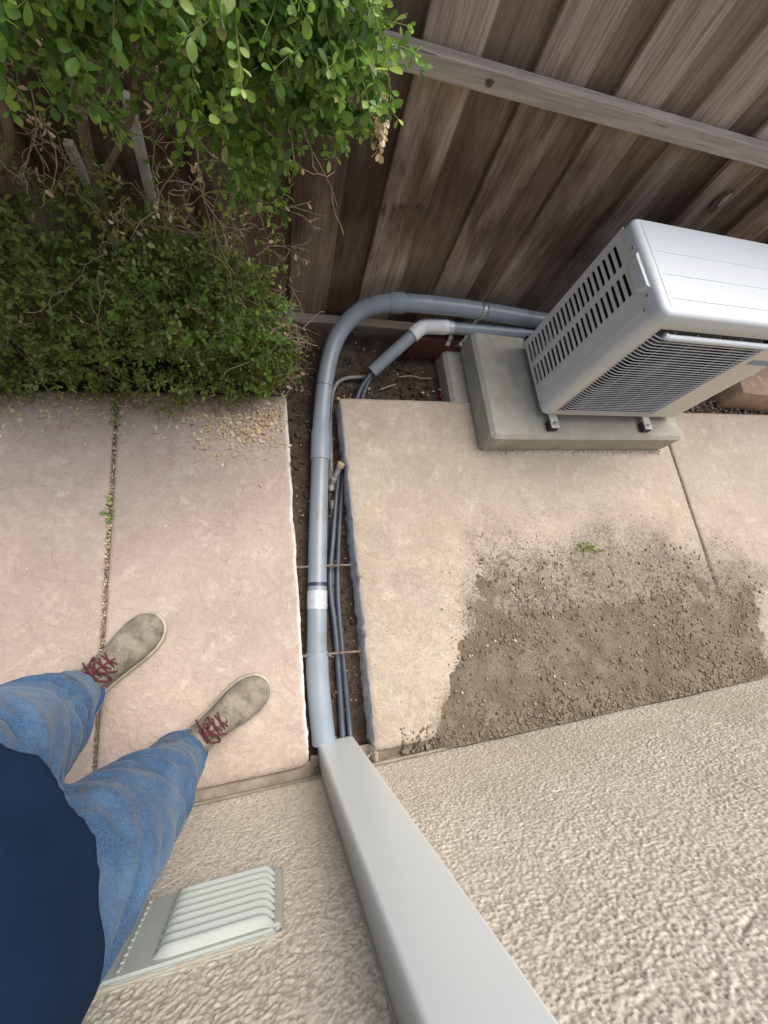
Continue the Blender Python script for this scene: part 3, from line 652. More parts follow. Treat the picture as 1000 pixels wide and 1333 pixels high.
# cap with rounded rim, ribs and the side lug
capx0, capx1, capy0, capy1 = AX0 - .005, AX1 + .005, AY0 - .006, AY1 + .002
cap = box(capx0, capx1, capy0, capy1, cz, AZ1, .0)
bm = bmesh.new(); bmesh.ops.create_cube(bm, size=1)
for v in bm.verts: v.co = Vector(((capx0 + capx1) / 2 + v.co.x * (capx1 - capx0), (capy0 + capy1) / 2 + v.co.y * (capy1 - capy0), (cz - .004 + AZ1) / 2 + v.co.z * (AZ1 - cz + .004)))
ve = [e for e in bm.edges if abs(e.verts[0].co.z - e.verts[1].co.z) > .01]; bmesh.ops.bevel(bm, geom=ve, offset=.030, segments=7, affect='EDGES', profile=.5)
te = [e for e in bm.edges if e.verts[0].co.z > AZ1 - .0005 and e.verts[1].co.z > AZ1 - .0005]; bmesh.ops.bevel(bm, geom=te, offset=.019, segments=6, affect='EDGES', profile=.5)
bm.verts.index_update(); cap = ([v.co[:] for v in bm.verts], [tuple(v.index for v in f.verts) for f in bm.faces]); bm.free()
tp = obj('top_cover', cap, 'acwhite', ac, autos=60)
g = []
for yy in (.832, .925, 1.015):
    g.append(tube([(capx0 + .045, yy, AZ1 - .0015), (capx0 + .06, yy, AZ1 - .0004), (capx1 - .06, yy, AZ1 - .0004), (capx1 - .045, yy, AZ1 - .0015)], .0032, 8))
g.append(extr([(capx0 + .028, capy0 + .028), (capx0 + .032, capy0 + .028), (capx0 + .032, capy1 - .028), (capx0 + .028, capy1 - .028)], AZ1 - .0005, AZ1 + .0012))
obj('cover_rib', g, 'acwhite', tp, autos=60)
V = []; F = []
lug = [(.885, .739), (.905, .716), (1.005, .716), (1.020, .739), (1.020, .757), (.885, .757)]
n = len(lug)
for x, s in ((AX0 + .004, 1.0), (AX0 - .009, 1.0), (AX0 - .015, .86)):
    for (y, z) in lug: V.append((x, .952 + (y - .952) * s, .742 + (z - .742) * s))
for a in range(2):
    for k in range(n): F.append((a * n + k, a * n + (k + 1) % n, (a + 1) * n + (k + 1) % n, (a + 1) * n + k))
F.append(tuple(2 * n + k for k in range(n)))
obj('lug', (V, F), 'acwhite', tp, autos=30)
for y, z in ((1.048, .748), (.866, .742)):
    s = obj('screw', [tube([(AX0 - .009, y, z), (AX0 - .0045, y, z)], .0048, 12), tube([(AX0 - .0045, y, z), (AX0 - .003, y, z)], .0062, 12)], 'zinc', ac, autos=40)
obj('screw', tube([(AX0 - .003, .835, .715), (AX0 + .001, .835, .715)], .004, 10), 'zinc', ac)
obj('screw', tube([(AX0 - .003, .825, .185), (AX0 + .001, .825, .185)], .004, 10), 'zinc', ac)
obj('maker_label', box(1.790, 1.925, AY0 - .0015, AY0 - .0002, .575, .600), 'lbl_blue', ac)
obj('maker_label', box(1.80, 1.86, AY0 - .0015, AY0 - .0002, .50, .512), 'acside', ac)
obj('maker_label', box(1.795, 1.85, AY0 - .0015, AY0 - .0002, .21, .222), 'acside', ac)
for fx in (1.222, 1.748):
    for fy, s in ((.735, 1), (1.18, -1)):
        f = obj('foot', [box(fx - .020, fx + .020, fy - .018, fy + .062 * s if s > 0 else fy + .018, .158, .1635, .0015) if s > 0 else box(fx - .02, fx + .02, fy - .05, fy + .018, .158, .1635, .0015), box(fx - .02, fx + .02, (fy + .05) if s > 0 else fy - .054, (fy + .054) if s > 0 else fy - .05, .158, .172)], 'acfront', ac)
        obj('rubber_block', box(fx - .027, fx + .020, fy - .022, fy + .022, .1325, .1575, .003, 1), 'rubber', f)
        obj('bolt', [tube([(fx, fy, .160), (fx, fy, .176)], .0042, 10), tube([(fx, fy, .1636), (fx, fy, .166)], .0125, 14), tube([(fx, fy, .166), (fx, fy, .172)], .0085, 6)], 'zinc', f, autos=30)
rk = []
for fx in (1.222, 1.748):
    for k in range(45): rk.append((fx + random.gauss(0, .018), .708 + random.gauss(0, .006), .1325, random.uniform(.0006, .002)))
rocks('drill_dust', rk, 'chipstone', 'pale drilling dust on the concrete pad in front of the rubber feet', 'dust', .5)

# ---------------------------------------------------------------- pipes
big = root('pipe_run', (.3, .6, -.06), 'thick grey plastic pipe sweeping from the trench along the fence to the heat pump', 'pipe')
P = [(.140, -.395, -.075), (.134, -.172, -.070), (.147, .043, -.060), (.172, .338, -.060), (.205, .664, -.055), (.228, .877, -.050), (.263, 1.08, -.010), (.315, 1.216, .040), (.397, 1.289, .100), (.491, 1.302, .150), (.602, 1.294, .180), (.778, 1.288, .190), (1.004, 1.279, .190), (1.248, 1.266, .185), (1.50, 1.25, .18)]
S = spline(P, 10); rr = .0365
def near(y=None, x=None):
    if y is not None: return min(range(len(S)), key=lambda i: abs(S[i].y - y) + (10 if i > 75 else 0))
    return min(range(len(S)), key=lambda i: abs(S[i].x - x) + (10 if i < 75 else 0))
iA = near(y=.80); iB = near(x=.545)
obj('straight_pipe', tube(S[:near(y=-.09) + 1], rr + .0045, 32), 'pvc2', big, smooth=True, autos=40, label='fatter belled pipe length entering the duct cover')
obj('straight_pipe', tube(S[near(y=-.10):iA], rr, 32), 'pvc', big, autos=40)
obj('bell_end', tube(S[iA - 6:iA + 1], rr + .004, 32), 'pvc2', big, autos=40)
obj('elbow', tube(S[iA - 1:iB + 1], rr, 40), 'pvc2', big, autos=40, label='wide sweeping grey elbow bend at the fence')
obj('coupling', tube([S[iB] - (S[iB + 1] - S[iB]).normalized() * .012] + [S[iB] + (S[iB + 6] - S[iB]).normalized() * t for t in (0, .05, .052)], [rr + .001, rr + .0055, rr + .0055, rr + .001], 32), 'pvc2', big, autos=40)
obj('straight_pipe', tube(S[iB:], rr, 32), 'pvc', big, autos=40)
def ring_at(i, L, r, m, nm, **k):
    t = (S[i + 1] - S[i - 1]).normalized(); return obj(nm, tube([S[i] - t * L / 2, S[i] + t * L / 2], r, 32), m, big, autos=40, **k)
i = near(y=1.00); ring_at(i, .002, rr + .0012, 'primer', 'joint_line')
i = near(y=.145); ring_at(i, .014, rr + .0006, 'primer', 'primer_ring', label='dark purple primer smear beside the foil tape')
i = near(y=.088); ring_at(i, .068, rr + .0016, 'tape', 'foil_tape', label='silver foil tape band round the pipe')
# drip of primer along the elbow
ii = range(near(y=.84), near(y=1.05)); dr = []
for i in ii:
    t = (S[i + 1] - S[i - 1]).normalized(); s = t.cross(Vector((0, 0, 1))).normalized(); dr.append(S[i] + s * (rr * .93) + Vector((0, 0, rr * .36)))
obj('primer_drip', tube(dr, [.0012 + .002 * random.random() for _ in dr], 6), 'primer', big)

sec = root('small_pipe', (.7, 1.2, .05), 'thinner grey pipe with a white elbow under the thick pipe', 'pipe')
a, b, c, d, e = [Vector(v) for v in ((.470, 1.090, -.03), (.655, 1.222, .075), (.715, 1.248, .096), (.80, 1.243, .116), (1.35, 1.225, .138))]
obj('lower_pipe', tube([a, b + (b - a).normalized() * .01], .0285, 28), 'pvc', sec, autos=40)
obj('white_elbow', tube([b - (b - a).normalized() * .004] + spline([b, b + (b - a) * .15, c + Vector((.0, .004, .004)), d - (e - d) * .02, d], 6), [.0335] * 26, 28), 'whitepvc', sec, autos=40, label='white plastic elbow joining the small pipe')
obj('coupling', tube([d - Vector((.003, 0, 0)), d + (e - d).normalized() * .035], .0295, 28), 'tape', sec, autos=40)
obj('upper_pipe', tube([d, e], .027, 28), 'pvc', sec, autos=40)
obj('pipe_hole', tube([a - (b - a).normalized() * .0008, a], .024, 24), 'rubber', sec)
kb = obj('support_block', box(.66, 1.16, 1.215, 1.252, -.075, .062, .003, 2), 'redwood', label='dark red brown timber block under the pipes beside the pad', cat='wood block')
def strap(x, big_, label):
    t = root('pipe_strap', (x, 1.24, .06), label, 'strap', 'metal pipe straps')
    V = []; F = []; w = .011
    if big_: cy, czs, r = 1.281, .190, rr + .0015
    else: cy, czs, r = 1.244, .1135, .0285
    path_ = [(cy + r * math.cos(math.radians(an)), czs + r * math.sin(math.radians(an))) for an in range(60, 231, 10)]
    last = path_[-1]; path_ += [(1.216, .095), (1.2125, .066), (1.2125, .030)] if big_ else [(1.2128, .085), (1.2125, .06), (1.2125, .035)]
    for (y, z) in path_:
        for dx in (-w, w): V.append((x + dx * (1.5 if big_ else 1) + (-.35 * max(0, .20 - z) if big_ else 0), y, z))
    for k in range(len(path_) - 1): F.append((2 * k, 2 * k + 1, 2 * k + 3, 2 * k + 2))
    o = obj('band', (V, F), 'galv', t, autos=50); md = o.modifiers.new('s', 'SOLIDIFY'); md.thickness = .0018; md.offset = 1
    xx = x - (.052 if big_ else 0)
    obj('bolt', [tube([(xx, 1.2125, .047), (xx, 1.200, .047)], .0042, 10), tube([(xx, 1.211, .047), (xx, 1.205, .047)], .0095, 6), tube([(xx, 1.2125, .047), (xx, 1.2105, .047)], .014, 14)], 'zinc', t, autos=30)
    if big_: obj('nut', tube([(xx + .012, 1.215, .073), (xx + .012, 1.202, .073)], .008, 6), 'zinc', t)
strap(.958, True, 'wide metal strap bent around the thick grey pipe, bolted to the timber block')
strap(.838, False, 'narrow metal strap round the small pipe beside the white elbow')

# cables, thin tube and riser, rebar in the trench
c1 = [(.475, 1.092, -.028), (.409, 1.004, -.06), (.345, .82, -.088), (.283, .607, -.092), (.236, .34, -.090), (.209, .156, -.090), (.214, -.049, -.09), (.209, -.38, -.09), (.200, -.44, -.05)]
c2_ = [(.482, 1.098, -.032), (.432, 1.004, -.07), (.372, .82, -.098), (.305, .607, -.100), (.262, .34, -.100), (.238, .12, -.100), (.236, -.10, -.10), (.238, -.37, -.10), (.232, -.44, -.06)]
obj('cable', tube(spline(c1, 8), .0115, 14), 'cable', smooth=True, label='dark rubber cable in the trench, nearest the thick pipe', cat='cable', group='cables in the trench')
obj('cable', tube(spline(c2_, 8), .0115, 14), 'cable', smooth=True, label='dark rubber cable in the trench, on the side of the broken slab edge', cat='cable', group='cables in the trench')
t = root('capped_riser', (.25, .6, -.1), 'dusty thin grey tube with a capped upright stub beside the cables', 'tube')
obj('tube', tube(spline([(.475, 1.105, -.085), (.437, 1.098, -.083), (.358, 1.089, -.088), (.307, 1.05, -.095), (.278, .945, -.098), (.262, .75, -.1), (.252, .60, -.098), (.247, .542, -.098)], 8), .0085, 14), 'tube_pale', t, smooth=True)
obj('tee_fitting', [tube([(.254, .64, -.098), (.248, .545, -.098)], .0125, 14), tube([(.252, .575, -.095), (.260, .592, -.07)], .0135, 14)], 'tube_pale', t, autos=40)
obj('riser', tube([(.254, .58, -.092), (.284, .632, -.03)], .0112, 16), 'tube_pale', t, autos=40)
obj('cap', tube([(.282, .628, -.034), (.288, .638, -.021)], .0155, 18), 'cap', t, autos=40)
obj('ribbed_fitting', [tube([(.247, .50, -.098), (.246, .462, -.098)], .0125, 12)] + [tube([(.247, .497 - k * .009, -.098), (.247, .493 - k * .009, -.098)], .0142, 12) for k in range(4)], 'thin', t, autos=40)
obj('lower_tube', tube(spline([(.246, .47, -.099), (.232, .3, -.112), (.222, .05, -.118), (.22, -.3, -.12)], 6), .0085, 12), 'thin', t, smooth=True)
def rebar(A, B, label):
    A, B = Vector(A), Vector(B); L = (B - A).length; n = int(L / .0035); rad = [.0040 + (.0010 if k % 2 else 0) for k in range(n + 1)]
    obj('rebar', tube([A.lerp(B, k / n) for k in range(n + 1)], rad, 10), 'rebar', label=label, cat='rebar', group='rebar stubs across the trench', autos=60)
rebar((.06, .226, -.045), (.33, .216, -.045), 'thin rusty rebar crossing the trench beside the foil taped pipe joint')
rebar((.06, -.095, -.045), (.32, -.108, -.045), 'thin rusty rebar crossing the trench nearer the duct cover')

# ---------------------------------------------------------------- duct cover on the wall
cv = root('duct_cover', (.18, -.43, -.03), 'pale grey metal duct cover running up the stucco wall over the pipe', 'duct cover')
X0, X1, YF, YB = .117, .243, -.388, -.471
prof = [(X0, YB), (X0, YF - .012)] + arc(X0 + .011, YF - .011, .011, 180, 90, 5)[1:] + arc(X1 - .007, YF - .007, .007, 90, 0, 4) + [(X1, YB)]
V = []; F = []; n = len(prof); zs = [-.08, -.06, .1, .4, .7, 1.0, 1.4, 1.9, 2.55]
for k, z in enumerate(zs):
    for (x, y) in prof:
        u = (x - X0) / (X1 - X0); V.append((x, y, z + (.010 * (1 - (2 * u - 1) ** 2) if k == 0 and y > YF - .02 else 0)))
for k in range(len(zs) - 1):
    for j in range(n - 1): F.append((k * n + j, (k + 1) * n + j, (k + 1) * n + j + 1, k * n + j + 1))
o = obj('cover_channel', (V, F), 'cover', cv, autos=30); md = o.modifiers.new('s', 'SOLIDIFY'); md.thickness = .002; md.offset = -1
obj('wall_bead', [tube([(X0 - .001, -.4685, z) for z in np.linspace(.01, 2.5, 30)], .003, 8), tube([(X1 + .001, -.4685, z) for z in np.linspace(.01, 2.5, 30)], .003, 8)], 'caulk', cv)

# ---------------------------------------------------------------- ribbed wall vent
vt = root('wall_vent', (-.15, -.465, .58), 'pale green ribbed plastic vent plate set in the stucco wall', 'vent')
vx0, vx1, vz0, vz1 = -.46, -.014, .488, .678
bm = bmesh.new(); bmesh.ops.create_cube(bm, size=1)
for v in bm.verts: v.co = Vector(((vx0 + vx1) / 2 + v.co.x * (vx1 - vx0), -.466 + v.co.y * .018, (vz0 + vz1) / 2 + v.co.z * (vz1 - vz0)))
ed = [e for e in bm.edges if abs(e.verts[0].co.y - e.verts[1].co.y) > .01]; bmesh.ops.bevel(bm, geom=ed, offset=.010, segments=4, affect='EDGES')
ed = [e for e in bm.edges if e.verts[0].co.y > -.4575 and e.verts[1].co.y > -.4575]; bmesh.ops.bevel(bm, geom=ed, offset=.004, segments=3, affect='EDGES')
bm.verts.index_update(); geo = ([v.co[:] for v in bm.verts], [tuple(v.index for v in f.verts) for f in bm.faces]); bm.free()
obj('plate', geo, 'vent', vt, autos=40)
nr = 8; zz0, zz1 = vz0 + .012, vz1 - .010; ph = (zz1 - zz0) / nr
for k in range(nr):
    zc = zz0 + ph * (k + .5); V = []; F = []; xa, xb = -.205, -.026; nxx = 16; nn = 8
    for i in range(nxx + 1):
        u = i / nxx; x = xa + (xb - xa) * u
        en = min(1, min(u, 1 - u) / .10); hgt = .0135 * (1 - (1 - en) ** 2.2); dz = -.006 * (1 - en) * (1 if u > .5 else -1)
        for j in range(nn + 1):
            v = j / nn; z = zc + ph * (v - .5) * .98; prof_ = max(0, math.sin(math.pi * min(1, max(0, (v - .06) / .88)))) ** .7
            V.append((x, -.4568 + hgt * prof_, z - dz))
    for i in range(nxx):
        for j in range(nn): F.append((i * (nn + 1) + j, i * (nn + 1) + j + 1, (i + 1) * (nn + 1) + j + 1, (i + 1) * (nn + 1) + j))
    obj('louver', (V, F), 'vent', vt, smooth=True)
for k in range(11): obj('snap_tab', box(-.252, -.246, -.4568, -.4535, vz0 + .010 + k * .0162, vz0 + .018 + k * .0162, .001, 1), 'vent', vt)
bd = []
for (A, B) in (((vx0, vz0), (vx1, vz0)), ((vx1, vz0), (vx1, vz1)), ((vx1, vz1), (vx0, vz1))):
    n = 40; pp = [(A[0] + (B[0] - A[0]) * k / n, -.4655, A[1] + (B[1] - A[1]) * k / n) for k in range(n + 1)]
    bd.append(tube(pp, [.0025 + .002 * random.random() for _ in pp], 8))
obj('caulk_bead', bd, 'caulk', vt, smooth=True)

# ---------------------------------------------------------------- retaining blocks, far right
b1 = bpy.data.objects
obj('retaining_block', box(2.60, 3.05, .965, 1.25, -.06, .11, .022, 2, Matrix.Rotation(math.radians(-4), 3, 'Z')), 'block', label='tan brown retaining block behind the right end of the path slab', cat='block', autos=40)
obj('retaining_block', box(3.09, 3.55, .98, 1.27, -.06, .11, .022, 2), 'block', label='tan brown retaining block at the right image edge, next along', cat='block', autos=40)
obj('flat_stone', box(2.12, 2.47, .98, 1.28, -.08, .02, .02, 2, Matrix.Rotation(math.radians(9), 3, 'Z')), 'palestone', label='pale flat stone under the right end of the heat pump', cat='stone', autos=40)

# ---------------------------------------------------------------- small finds in the trench corner
obj('red_scrap', [ell((.838, 1.03, -.092), (.012, .009, .008), 6, 8), ell((.826, 1.018, -.095), (.007, .006, .006), 6, 8)], 'red', label='small red plastic scrap on the soil beside the pad', cat='scrap')
obj('stick', tube(spline([(.62, 1.11, -.088), (.68, 1.118, -.084), (.73, 1.11, -.086), (.79, 1.112, -.088)], 5), [.0035] * 16, 8), 'twig', label='pale thin stick lying on the soil beside the pad', cat='stick')
obj('stick', tube(spline([(.52, 1.04, -.092), (.56, 1.055, -.088), (.60, 1.07, -.09)], 5), [.004] * 11, 8), 'twig', label='short pale stick on the soil below the small pipe', cat='stick')
obj('sliver', box(-.325, -.297, 1.335, 1.36, .40, .70, .003, 1, Matrix.Rotation(math.radians(3), 3, 'Y')), 'sliver', label='pale upright sliver among the shrub stems, the right one', cat='sliver', group='pale slivers in the shrub')  # slivers added for the light edges of fence boards between the stems
obj('sliver', box(-.494, -.470, 1.335, 1.36, .20, .56, .003, 1, Matrix.Rotation(math.radians(-2), 3, 'Y')), 'sliver', label='pale narrow sliver deeper in the shrub, the left one', cat='sliver', group='pale slivers in the shrub')

# ---------------------------------------------------------------- shrub
def leaf_template(fine=True):
    if fine:
        mid = [(0, 0, 0), (.35, 0, .02), (.68, 0, .0), (1.0, 0, -.07)]
        sd = [(.10, .10, .02), (.38, .255, .075), (.68, .305, .075), (.90, .19, .02)]
        V = mid + [(x, y, z) for x, y, z in sd] + [(x, -y, z) for x, y, z in sd]
        F = []
        for o, fl in ((4, 0), (8, 1)):
            q = [(0, 1, o + 1, o), (1, 2, o + 2, o + 1), (2, 3, o + 3, o + 2)]
            F += [tuple(reversed(f)) if fl else f for f in q]
        return np.array(V), np.array(F)
    V = [(0, 0, 0), (.5, 0, -.03), (1, 0, -.05), (.3, .22, .05), (.75, .27, .04), (.3, -.22, .05), (.75, -.27, .04)]
    return np.array(V), np.array([(0, 1, 4, 3), (1, 2, 2, 4), (0, 5, 6, 1), (1, 6, 2, 2)])
LF, LFF = leaf_template()
LS = np.array([(0, 0, 0), (.28, .23, .05), (.72, .28, .04), (1, 0, -.04), (.72, -.28, .04), (.28, -.23, .05), (.5, 0, -.02)]); LSF = np.array([(0, 6, 2, 1), (6, 3, 3, 2), (0, 5, 4, 6), (6, 4, 3, 3)])
LSF = np.array([(0, 6, 1, 0), (6, 2, 1, 6), (6, 3, 2, 6), (0, 5, 6, 0), (6, 5, 4, 6), (6, 4, 3, 6)])[:, :3]
def norm(v): return v / np.maximum(np.linalg.norm(v, axis=-1, keepdims=True), 1e-9)
def make_sprigs(ells, n, L, pairs, size, droop, out=.6, up=.35, seed=1, shell=.45, zmin=-.06, ymax=1.36, keep=None):
    """leafy sprigs: returns leaf origins, axes, normals, sizes and the stems' polylines"""
    rg = np.random.default_rng(seed); O = []; A = []; Nn = []; S = []; stems = []
    wts = np.array([e[6] for e in ells]); wts = wts / wts.sum()
    while len(stems) < n:
        e = ells[rg.choice(len(ells), p=wts)]
        d = norm(rg.normal(size=3)); r = shell + (1 - shell) * rg.random() ** .6
        p = np.array(e[:3]) + d * np.array(e[3:6]) * r
        if p[2] < zmin + .03 or p[1] > ymax: continue
        if keep is not None and not keep(p, rg): continue
        dir_ = norm(d * out + rg.normal(size=3) * .45 + np.array([0, -.15, up])); l = L * rg.uniform(.6, 1.3)
        q = p - dir_ * l * .5; pts = [q.copy()]; dd = dir_.copy(); np_ = pairs + rg.integers(-1, 3); side = norm(np.cross(dd, rg.normal(size=3)))
        for k in range(np_):
            dd = norm(dd + np.array([0, 0, -droop / np_]) + rg.normal(size=3) * .07); q = q + dd * l / np_
            if q[1] > ymax or q[2] < zmin: break
            pts.append(q.copy()); side = norm(side - dd * side.dot(dd)); tw = np.cross(dd, side)
            side = norm(tw + rg.normal(size=3) * .25) if k % 1 == 0 else side
            f = 1 - .35 * (k / np_) ** 3
            for s in (1, -1):
                if rg.random() < .07: continue
                ax = norm(side * s * .8 + dd * rg.uniform(.35, .9) + rg.normal(size=3) * .18 + np.array([0, 0, .05]))
                nm = np.array([0, -.25, .8]) + rg.normal(size=3) * .42; nm = norm(nm - ax * nm.dot(ax))
                O.append(q + ax * .002); A.append(ax); Nn.append(nm); S.append(size * f * rg.uniform(.5, 1.25))
        # tip leaf pair
        ax = norm(dd + rg.normal(size=3) * .3); nm = norm(rg.normal(size=3)); nm = norm(nm - ax * nm.dot(ax)); O.append(q); A.append(ax); Nn.append(nm); S.append(size * .55)
        stems.append(pts)
    return np.array(O), np.array(A), np.array(Nn), np.array(S), stems
def leaves_mesh(O, A, Nn, S, T, F, tint):
    B = np.cross(Nn, A); n = len(O); B = B * np.random.default_rng(n).uniform(.68, 1.12, (n, 1))
    W = O[:, None] + S[:, None, None] * (T[None, :, 0:1] * A[:, None] + T[None, :, 1:2] * B[:, None] + T[None, :, 2:3] * Nn[:, None])
    FF = (F[None] + (np.arange(n) * len(T))[:, None, None]).reshape(-1, F.shape[1])
    return W.reshape(-1, 3), FF, np.repeat(tint, len(T))
def stems_geo(stems, r0, n=4):
    V = []; F = []; off = 0
    for pts in stems:
        if len(pts) < 2: continue
        v, f = tube(pts, [r0 * (1 - .6 * i / len(pts)) for i in range(len(pts))], n, cap=False)
        V += v; F += [tuple(i + off for i in q) for q in f]; off += len(v)
    return np.array(V), np.array(F)
shr = root('evergreen_shrub', (-.45, 1.2, -.12), 'large green small-leaved shrub overhanging the path in front of the fence', 'shrub')
UP = [(-.06, .93, 1.20, .235, .19, .20, 1.5), (.118, .91, 1.12, .128, .12, .14, .9), (-.03, .92, .97, .09, .10, .12, .30), (-.42, 1.00, 1.22, .36, .2, .17, 1.5),
      (.02, .93, .82, .05, .05, .07, .06), (-.2, 1.1, 1.45, .6, .25, .18, 1.0), (-.95, 1.05, 1.15, .35, .22, .22, .8), (-.14, 1.0, .98, .13, .1, .12, .20), (-.30, .88, 1.07, .15, .08, .09, .42), (-.50, .98, 1.04, .2, .1, .08, .25)]
O, A, Nn, S, st_up = make_sprigs(UP, 1250, .105, 7, .0235, .55, seed=3, shell=.35, zmin=.3, up=.1)
dist = np.linalg.norm(O - np.array([0, 0, 1.5]), axis=1); depth = (O - np.array([0, 0, 1.5])) @ np.array([.27113, .25613, -.92784])
px = (O - np.array([0, 0, 1.5])) @ np.array([.96148, -.11733, .24857]) / np.maximum(depth, .01); py = (O - np.array([0, 0, 1.5])) @ np.array([-.0452, -.9595, -.27807]) / np.maximum(depth, .01)
vis = (depth > .1) & (np.abs(px) < .97) & (np.abs(py) < 1.29)
score = np.where(vis, S / np.maximum(depth, .1), 0); order = np.argsort(-score); big_ = order[:290]; rest = order[290:]
Gme = rawmesh('leaf', LF, [tuple(int(i) for i in f) for f in LFF], M['leaf'], True)
for i in big_:
    o = bpy.data.objects.new('leaf', Gme); COL.objects.link(o); o.parent = shr
    Bv = np.cross(Nn[i], A[i]) * RNG.uniform(.7, 1.12); s = float(S[i])
    mt = Matrix(((A[i][0] * s, Bv[0] * s, Nn[i][0] * s, O[i][0] + .45), (A[i][1] * s, Bv[1] * s, Nn[i][1] * s, O[i][1] - 1.2), (A[i][2] * s, Bv[2] * s, Nn[i][2] * s, O[i][2] + .12), (0, 0, 0, 1)))
    o.matrix_local = mt
V, F, T = leaves_mesh(O[rest], A[rest], Nn[rest], S[rest], LF, LFF, RNG.random(len(rest)))
obj('upper_foliage', (V, F), 'leaf', shr, smooth=True, attrs={'tint': T}, kind='stuff')
V, F = stems_geo(st_up, .0014); obj('green_stems', (V, F), 'greentwig', shr, smooth=True, kind='stuff')
# lower, denser and darker clump
LOW = [(-.95, 1.07, .20, .6, .26, .30, 1.7), (-.40, 1.05, .17, .36, .24, .27, 1.8), (-.10, 1.02, .10, .17, .16, .16, .8), (-.08, 1.04, .33, .13, .12, .17, .6), (.0, 1.05, .10, .10, .10, .10, .25), (-.28, 1.0, .36, .2, .14, .12, .4), (-.75, 1.02, .45, .22, .15, .1, .4), (-1.10, .97, .10, .42, .15, .16, .9), (-.5, 1.15, .42, .36, .16, .10, .7)]
O, A, Nn, S, st = make_sprigs(LOW, 2500, .095, 6, .0205, .15, seed=5, shell=.55, zmin=.012, up=.4)
ylim = O[:, 1] > .80 + .06 * np.sin(O[:, 0] * 9)
O, A, Nn, S = O[ylim], A[ylim], Nn[ylim], S[ylim]
V, F, T = leaves_mesh(O, A, Nn, S, LS, LSF, RNG.random(len(O)) * .985)
obj('lower_foliage', (V, F), 'leafdark', shr, smooth=True, attrs={'tint': T}, kind='stuff')
# some brighter fresh shoots on the lower clump
O, A, Nn, S, st2 = make_sprigs([(-.06, 1.0, .38, .14, .12, .15, 1), (-.3, .98, .36, .3, .14, .12, 1), (-.02, .98, .14, .14, .13, .2, 1), (-.75, 1.0, .42, .3, .15, .1, .6)], 150, .07, 5, .021, .1, seed=9, shell=.8, zmin=.02)
V, F, T = leaves_mesh(O, A, Nn, S, LF, LFF, .6 + .38 * RNG.random(len(O)))
obj('fresh_shoots', (V, F), 'leaf', shr, smooth=True, attrs={'tint': T}, kind='stuff')
V, F = stems_geo(st[::2] + st2, .0011, 3); obj('fine_stems', (V, F), 'twig', shr, smooth=True, kind='stuff')
# dry twigs, bare and with a few dead leaves, in the open middle
rg = np.random.default_rng(21); tw = []; dO = []; dA = []; dN = []; dS = []
def bare(p, d, l, n=7, wob=.22, sub=1):
    d = norm(np.array(d, float)); q = np.array(p, float); pts = [q.copy()]
    for k in range(n):
        d = norm(d + rg.normal(size=3) * wob + np.array([0, 0, -.03])); q = q + d * l / n
        if q[1] > 1.385: q[1] = 1.385
        pts.append(q.copy())
        if sub and rg.random() < .45: bare(q, norm(d + rg.normal(size=3) * .8), l * .45, 4, .3, sub - 1)
        if rg.random() < .10:
            ax = norm(rg.normal(size=3)); nm = norm(np.cross(ax, rg.normal(size=3))); dO.append(q.copy()); dA.append(ax); dN.append(nm); dS.append(rg.uniform(.012, .022))
    tw.append(pts)
for k in range(26): bare((rg.uniform(-1.0, .05), rg.uniform(.88, 1.05), rg.uniform(.15, .5)), (rg.normal() * .7, rg.normal() * .2 - .2, rg.normal() * .6), rg.uniform(.06, .18), sub=1)
for k in range(110):
    x = rg.uniform(-1.2, .04); z = rg.uniform(.32, .98); y = rg.uniform(1.02, 1.32)
    bare((x, y, z), (rg.normal() * .6, rg.normal() * .35 - .1, rg.normal()), rg.uniform(.10, .30), sub=2)
for k in range(16): bare((rg.uniform(-.05, .10), rg.uniform(1.0, 1.15), rg.uniform(.15, .45)), (rg.uniform(.2, 1), rg.normal() * .3, rg.uniform(-.5, .4)), rg.uniform(.12, .26), sub=1)
for k in range(26): bare((rg.uniform(.0, .14), rg.uniform(.95, 1.2), rg.uniform(-.08, .12)), (rg.uniform(-.1, .6), rg.normal() * .5, rg.uniform(-.4, .6)), rg.uniform(.06, .15), sub=1)
V, F = stems_geo(tw, .0016, 5); obj('dry_twigs', (V, F), 'twig', shr, smooth=True, kind='stuff')
O, A, Nn, S, st = make_sprigs([(-.5, 1.2, .62, .6, .12, .25, 1), (-.1, 1.05, .55, .2, .1, .2, .5)], 90, .09, 5, .017, .6, seed=31, shell=.1, zmin=.2)
V, F, T = leaves_mesh(O, A, Nn, S, LS, LSF, RNG.random(len(O)))
obj('inner_foliage', (V, F), 'leafdark', shr, smooth=True, attrs={'tint': T}, kind='stuff')
# the dead tan sprig hanging at the right tip
O, A, Nn, S, st = make_sprigs([(.222, .90, 1.035, .010, .012, .045, 1), (.235, .91, 1.00, .014, .01, .015, 1)], 7, .06, 4, .021, 1.5, seed=41, shell=.2, zmin=.3, up=-1.2)
dO += list(O); dA += list(A); dN += list(Nn); dS += list(S)
V, F, T = leaves_mesh(np.array(dO), np.array(dA), np.array(dN), np.array(dS), LF, LFF, RNG.random(len(dO)))
obj('dead_leaves', (V, F), 'leafdry', shr, smooth=True, attrs={'tint': T}, kind='stuff')
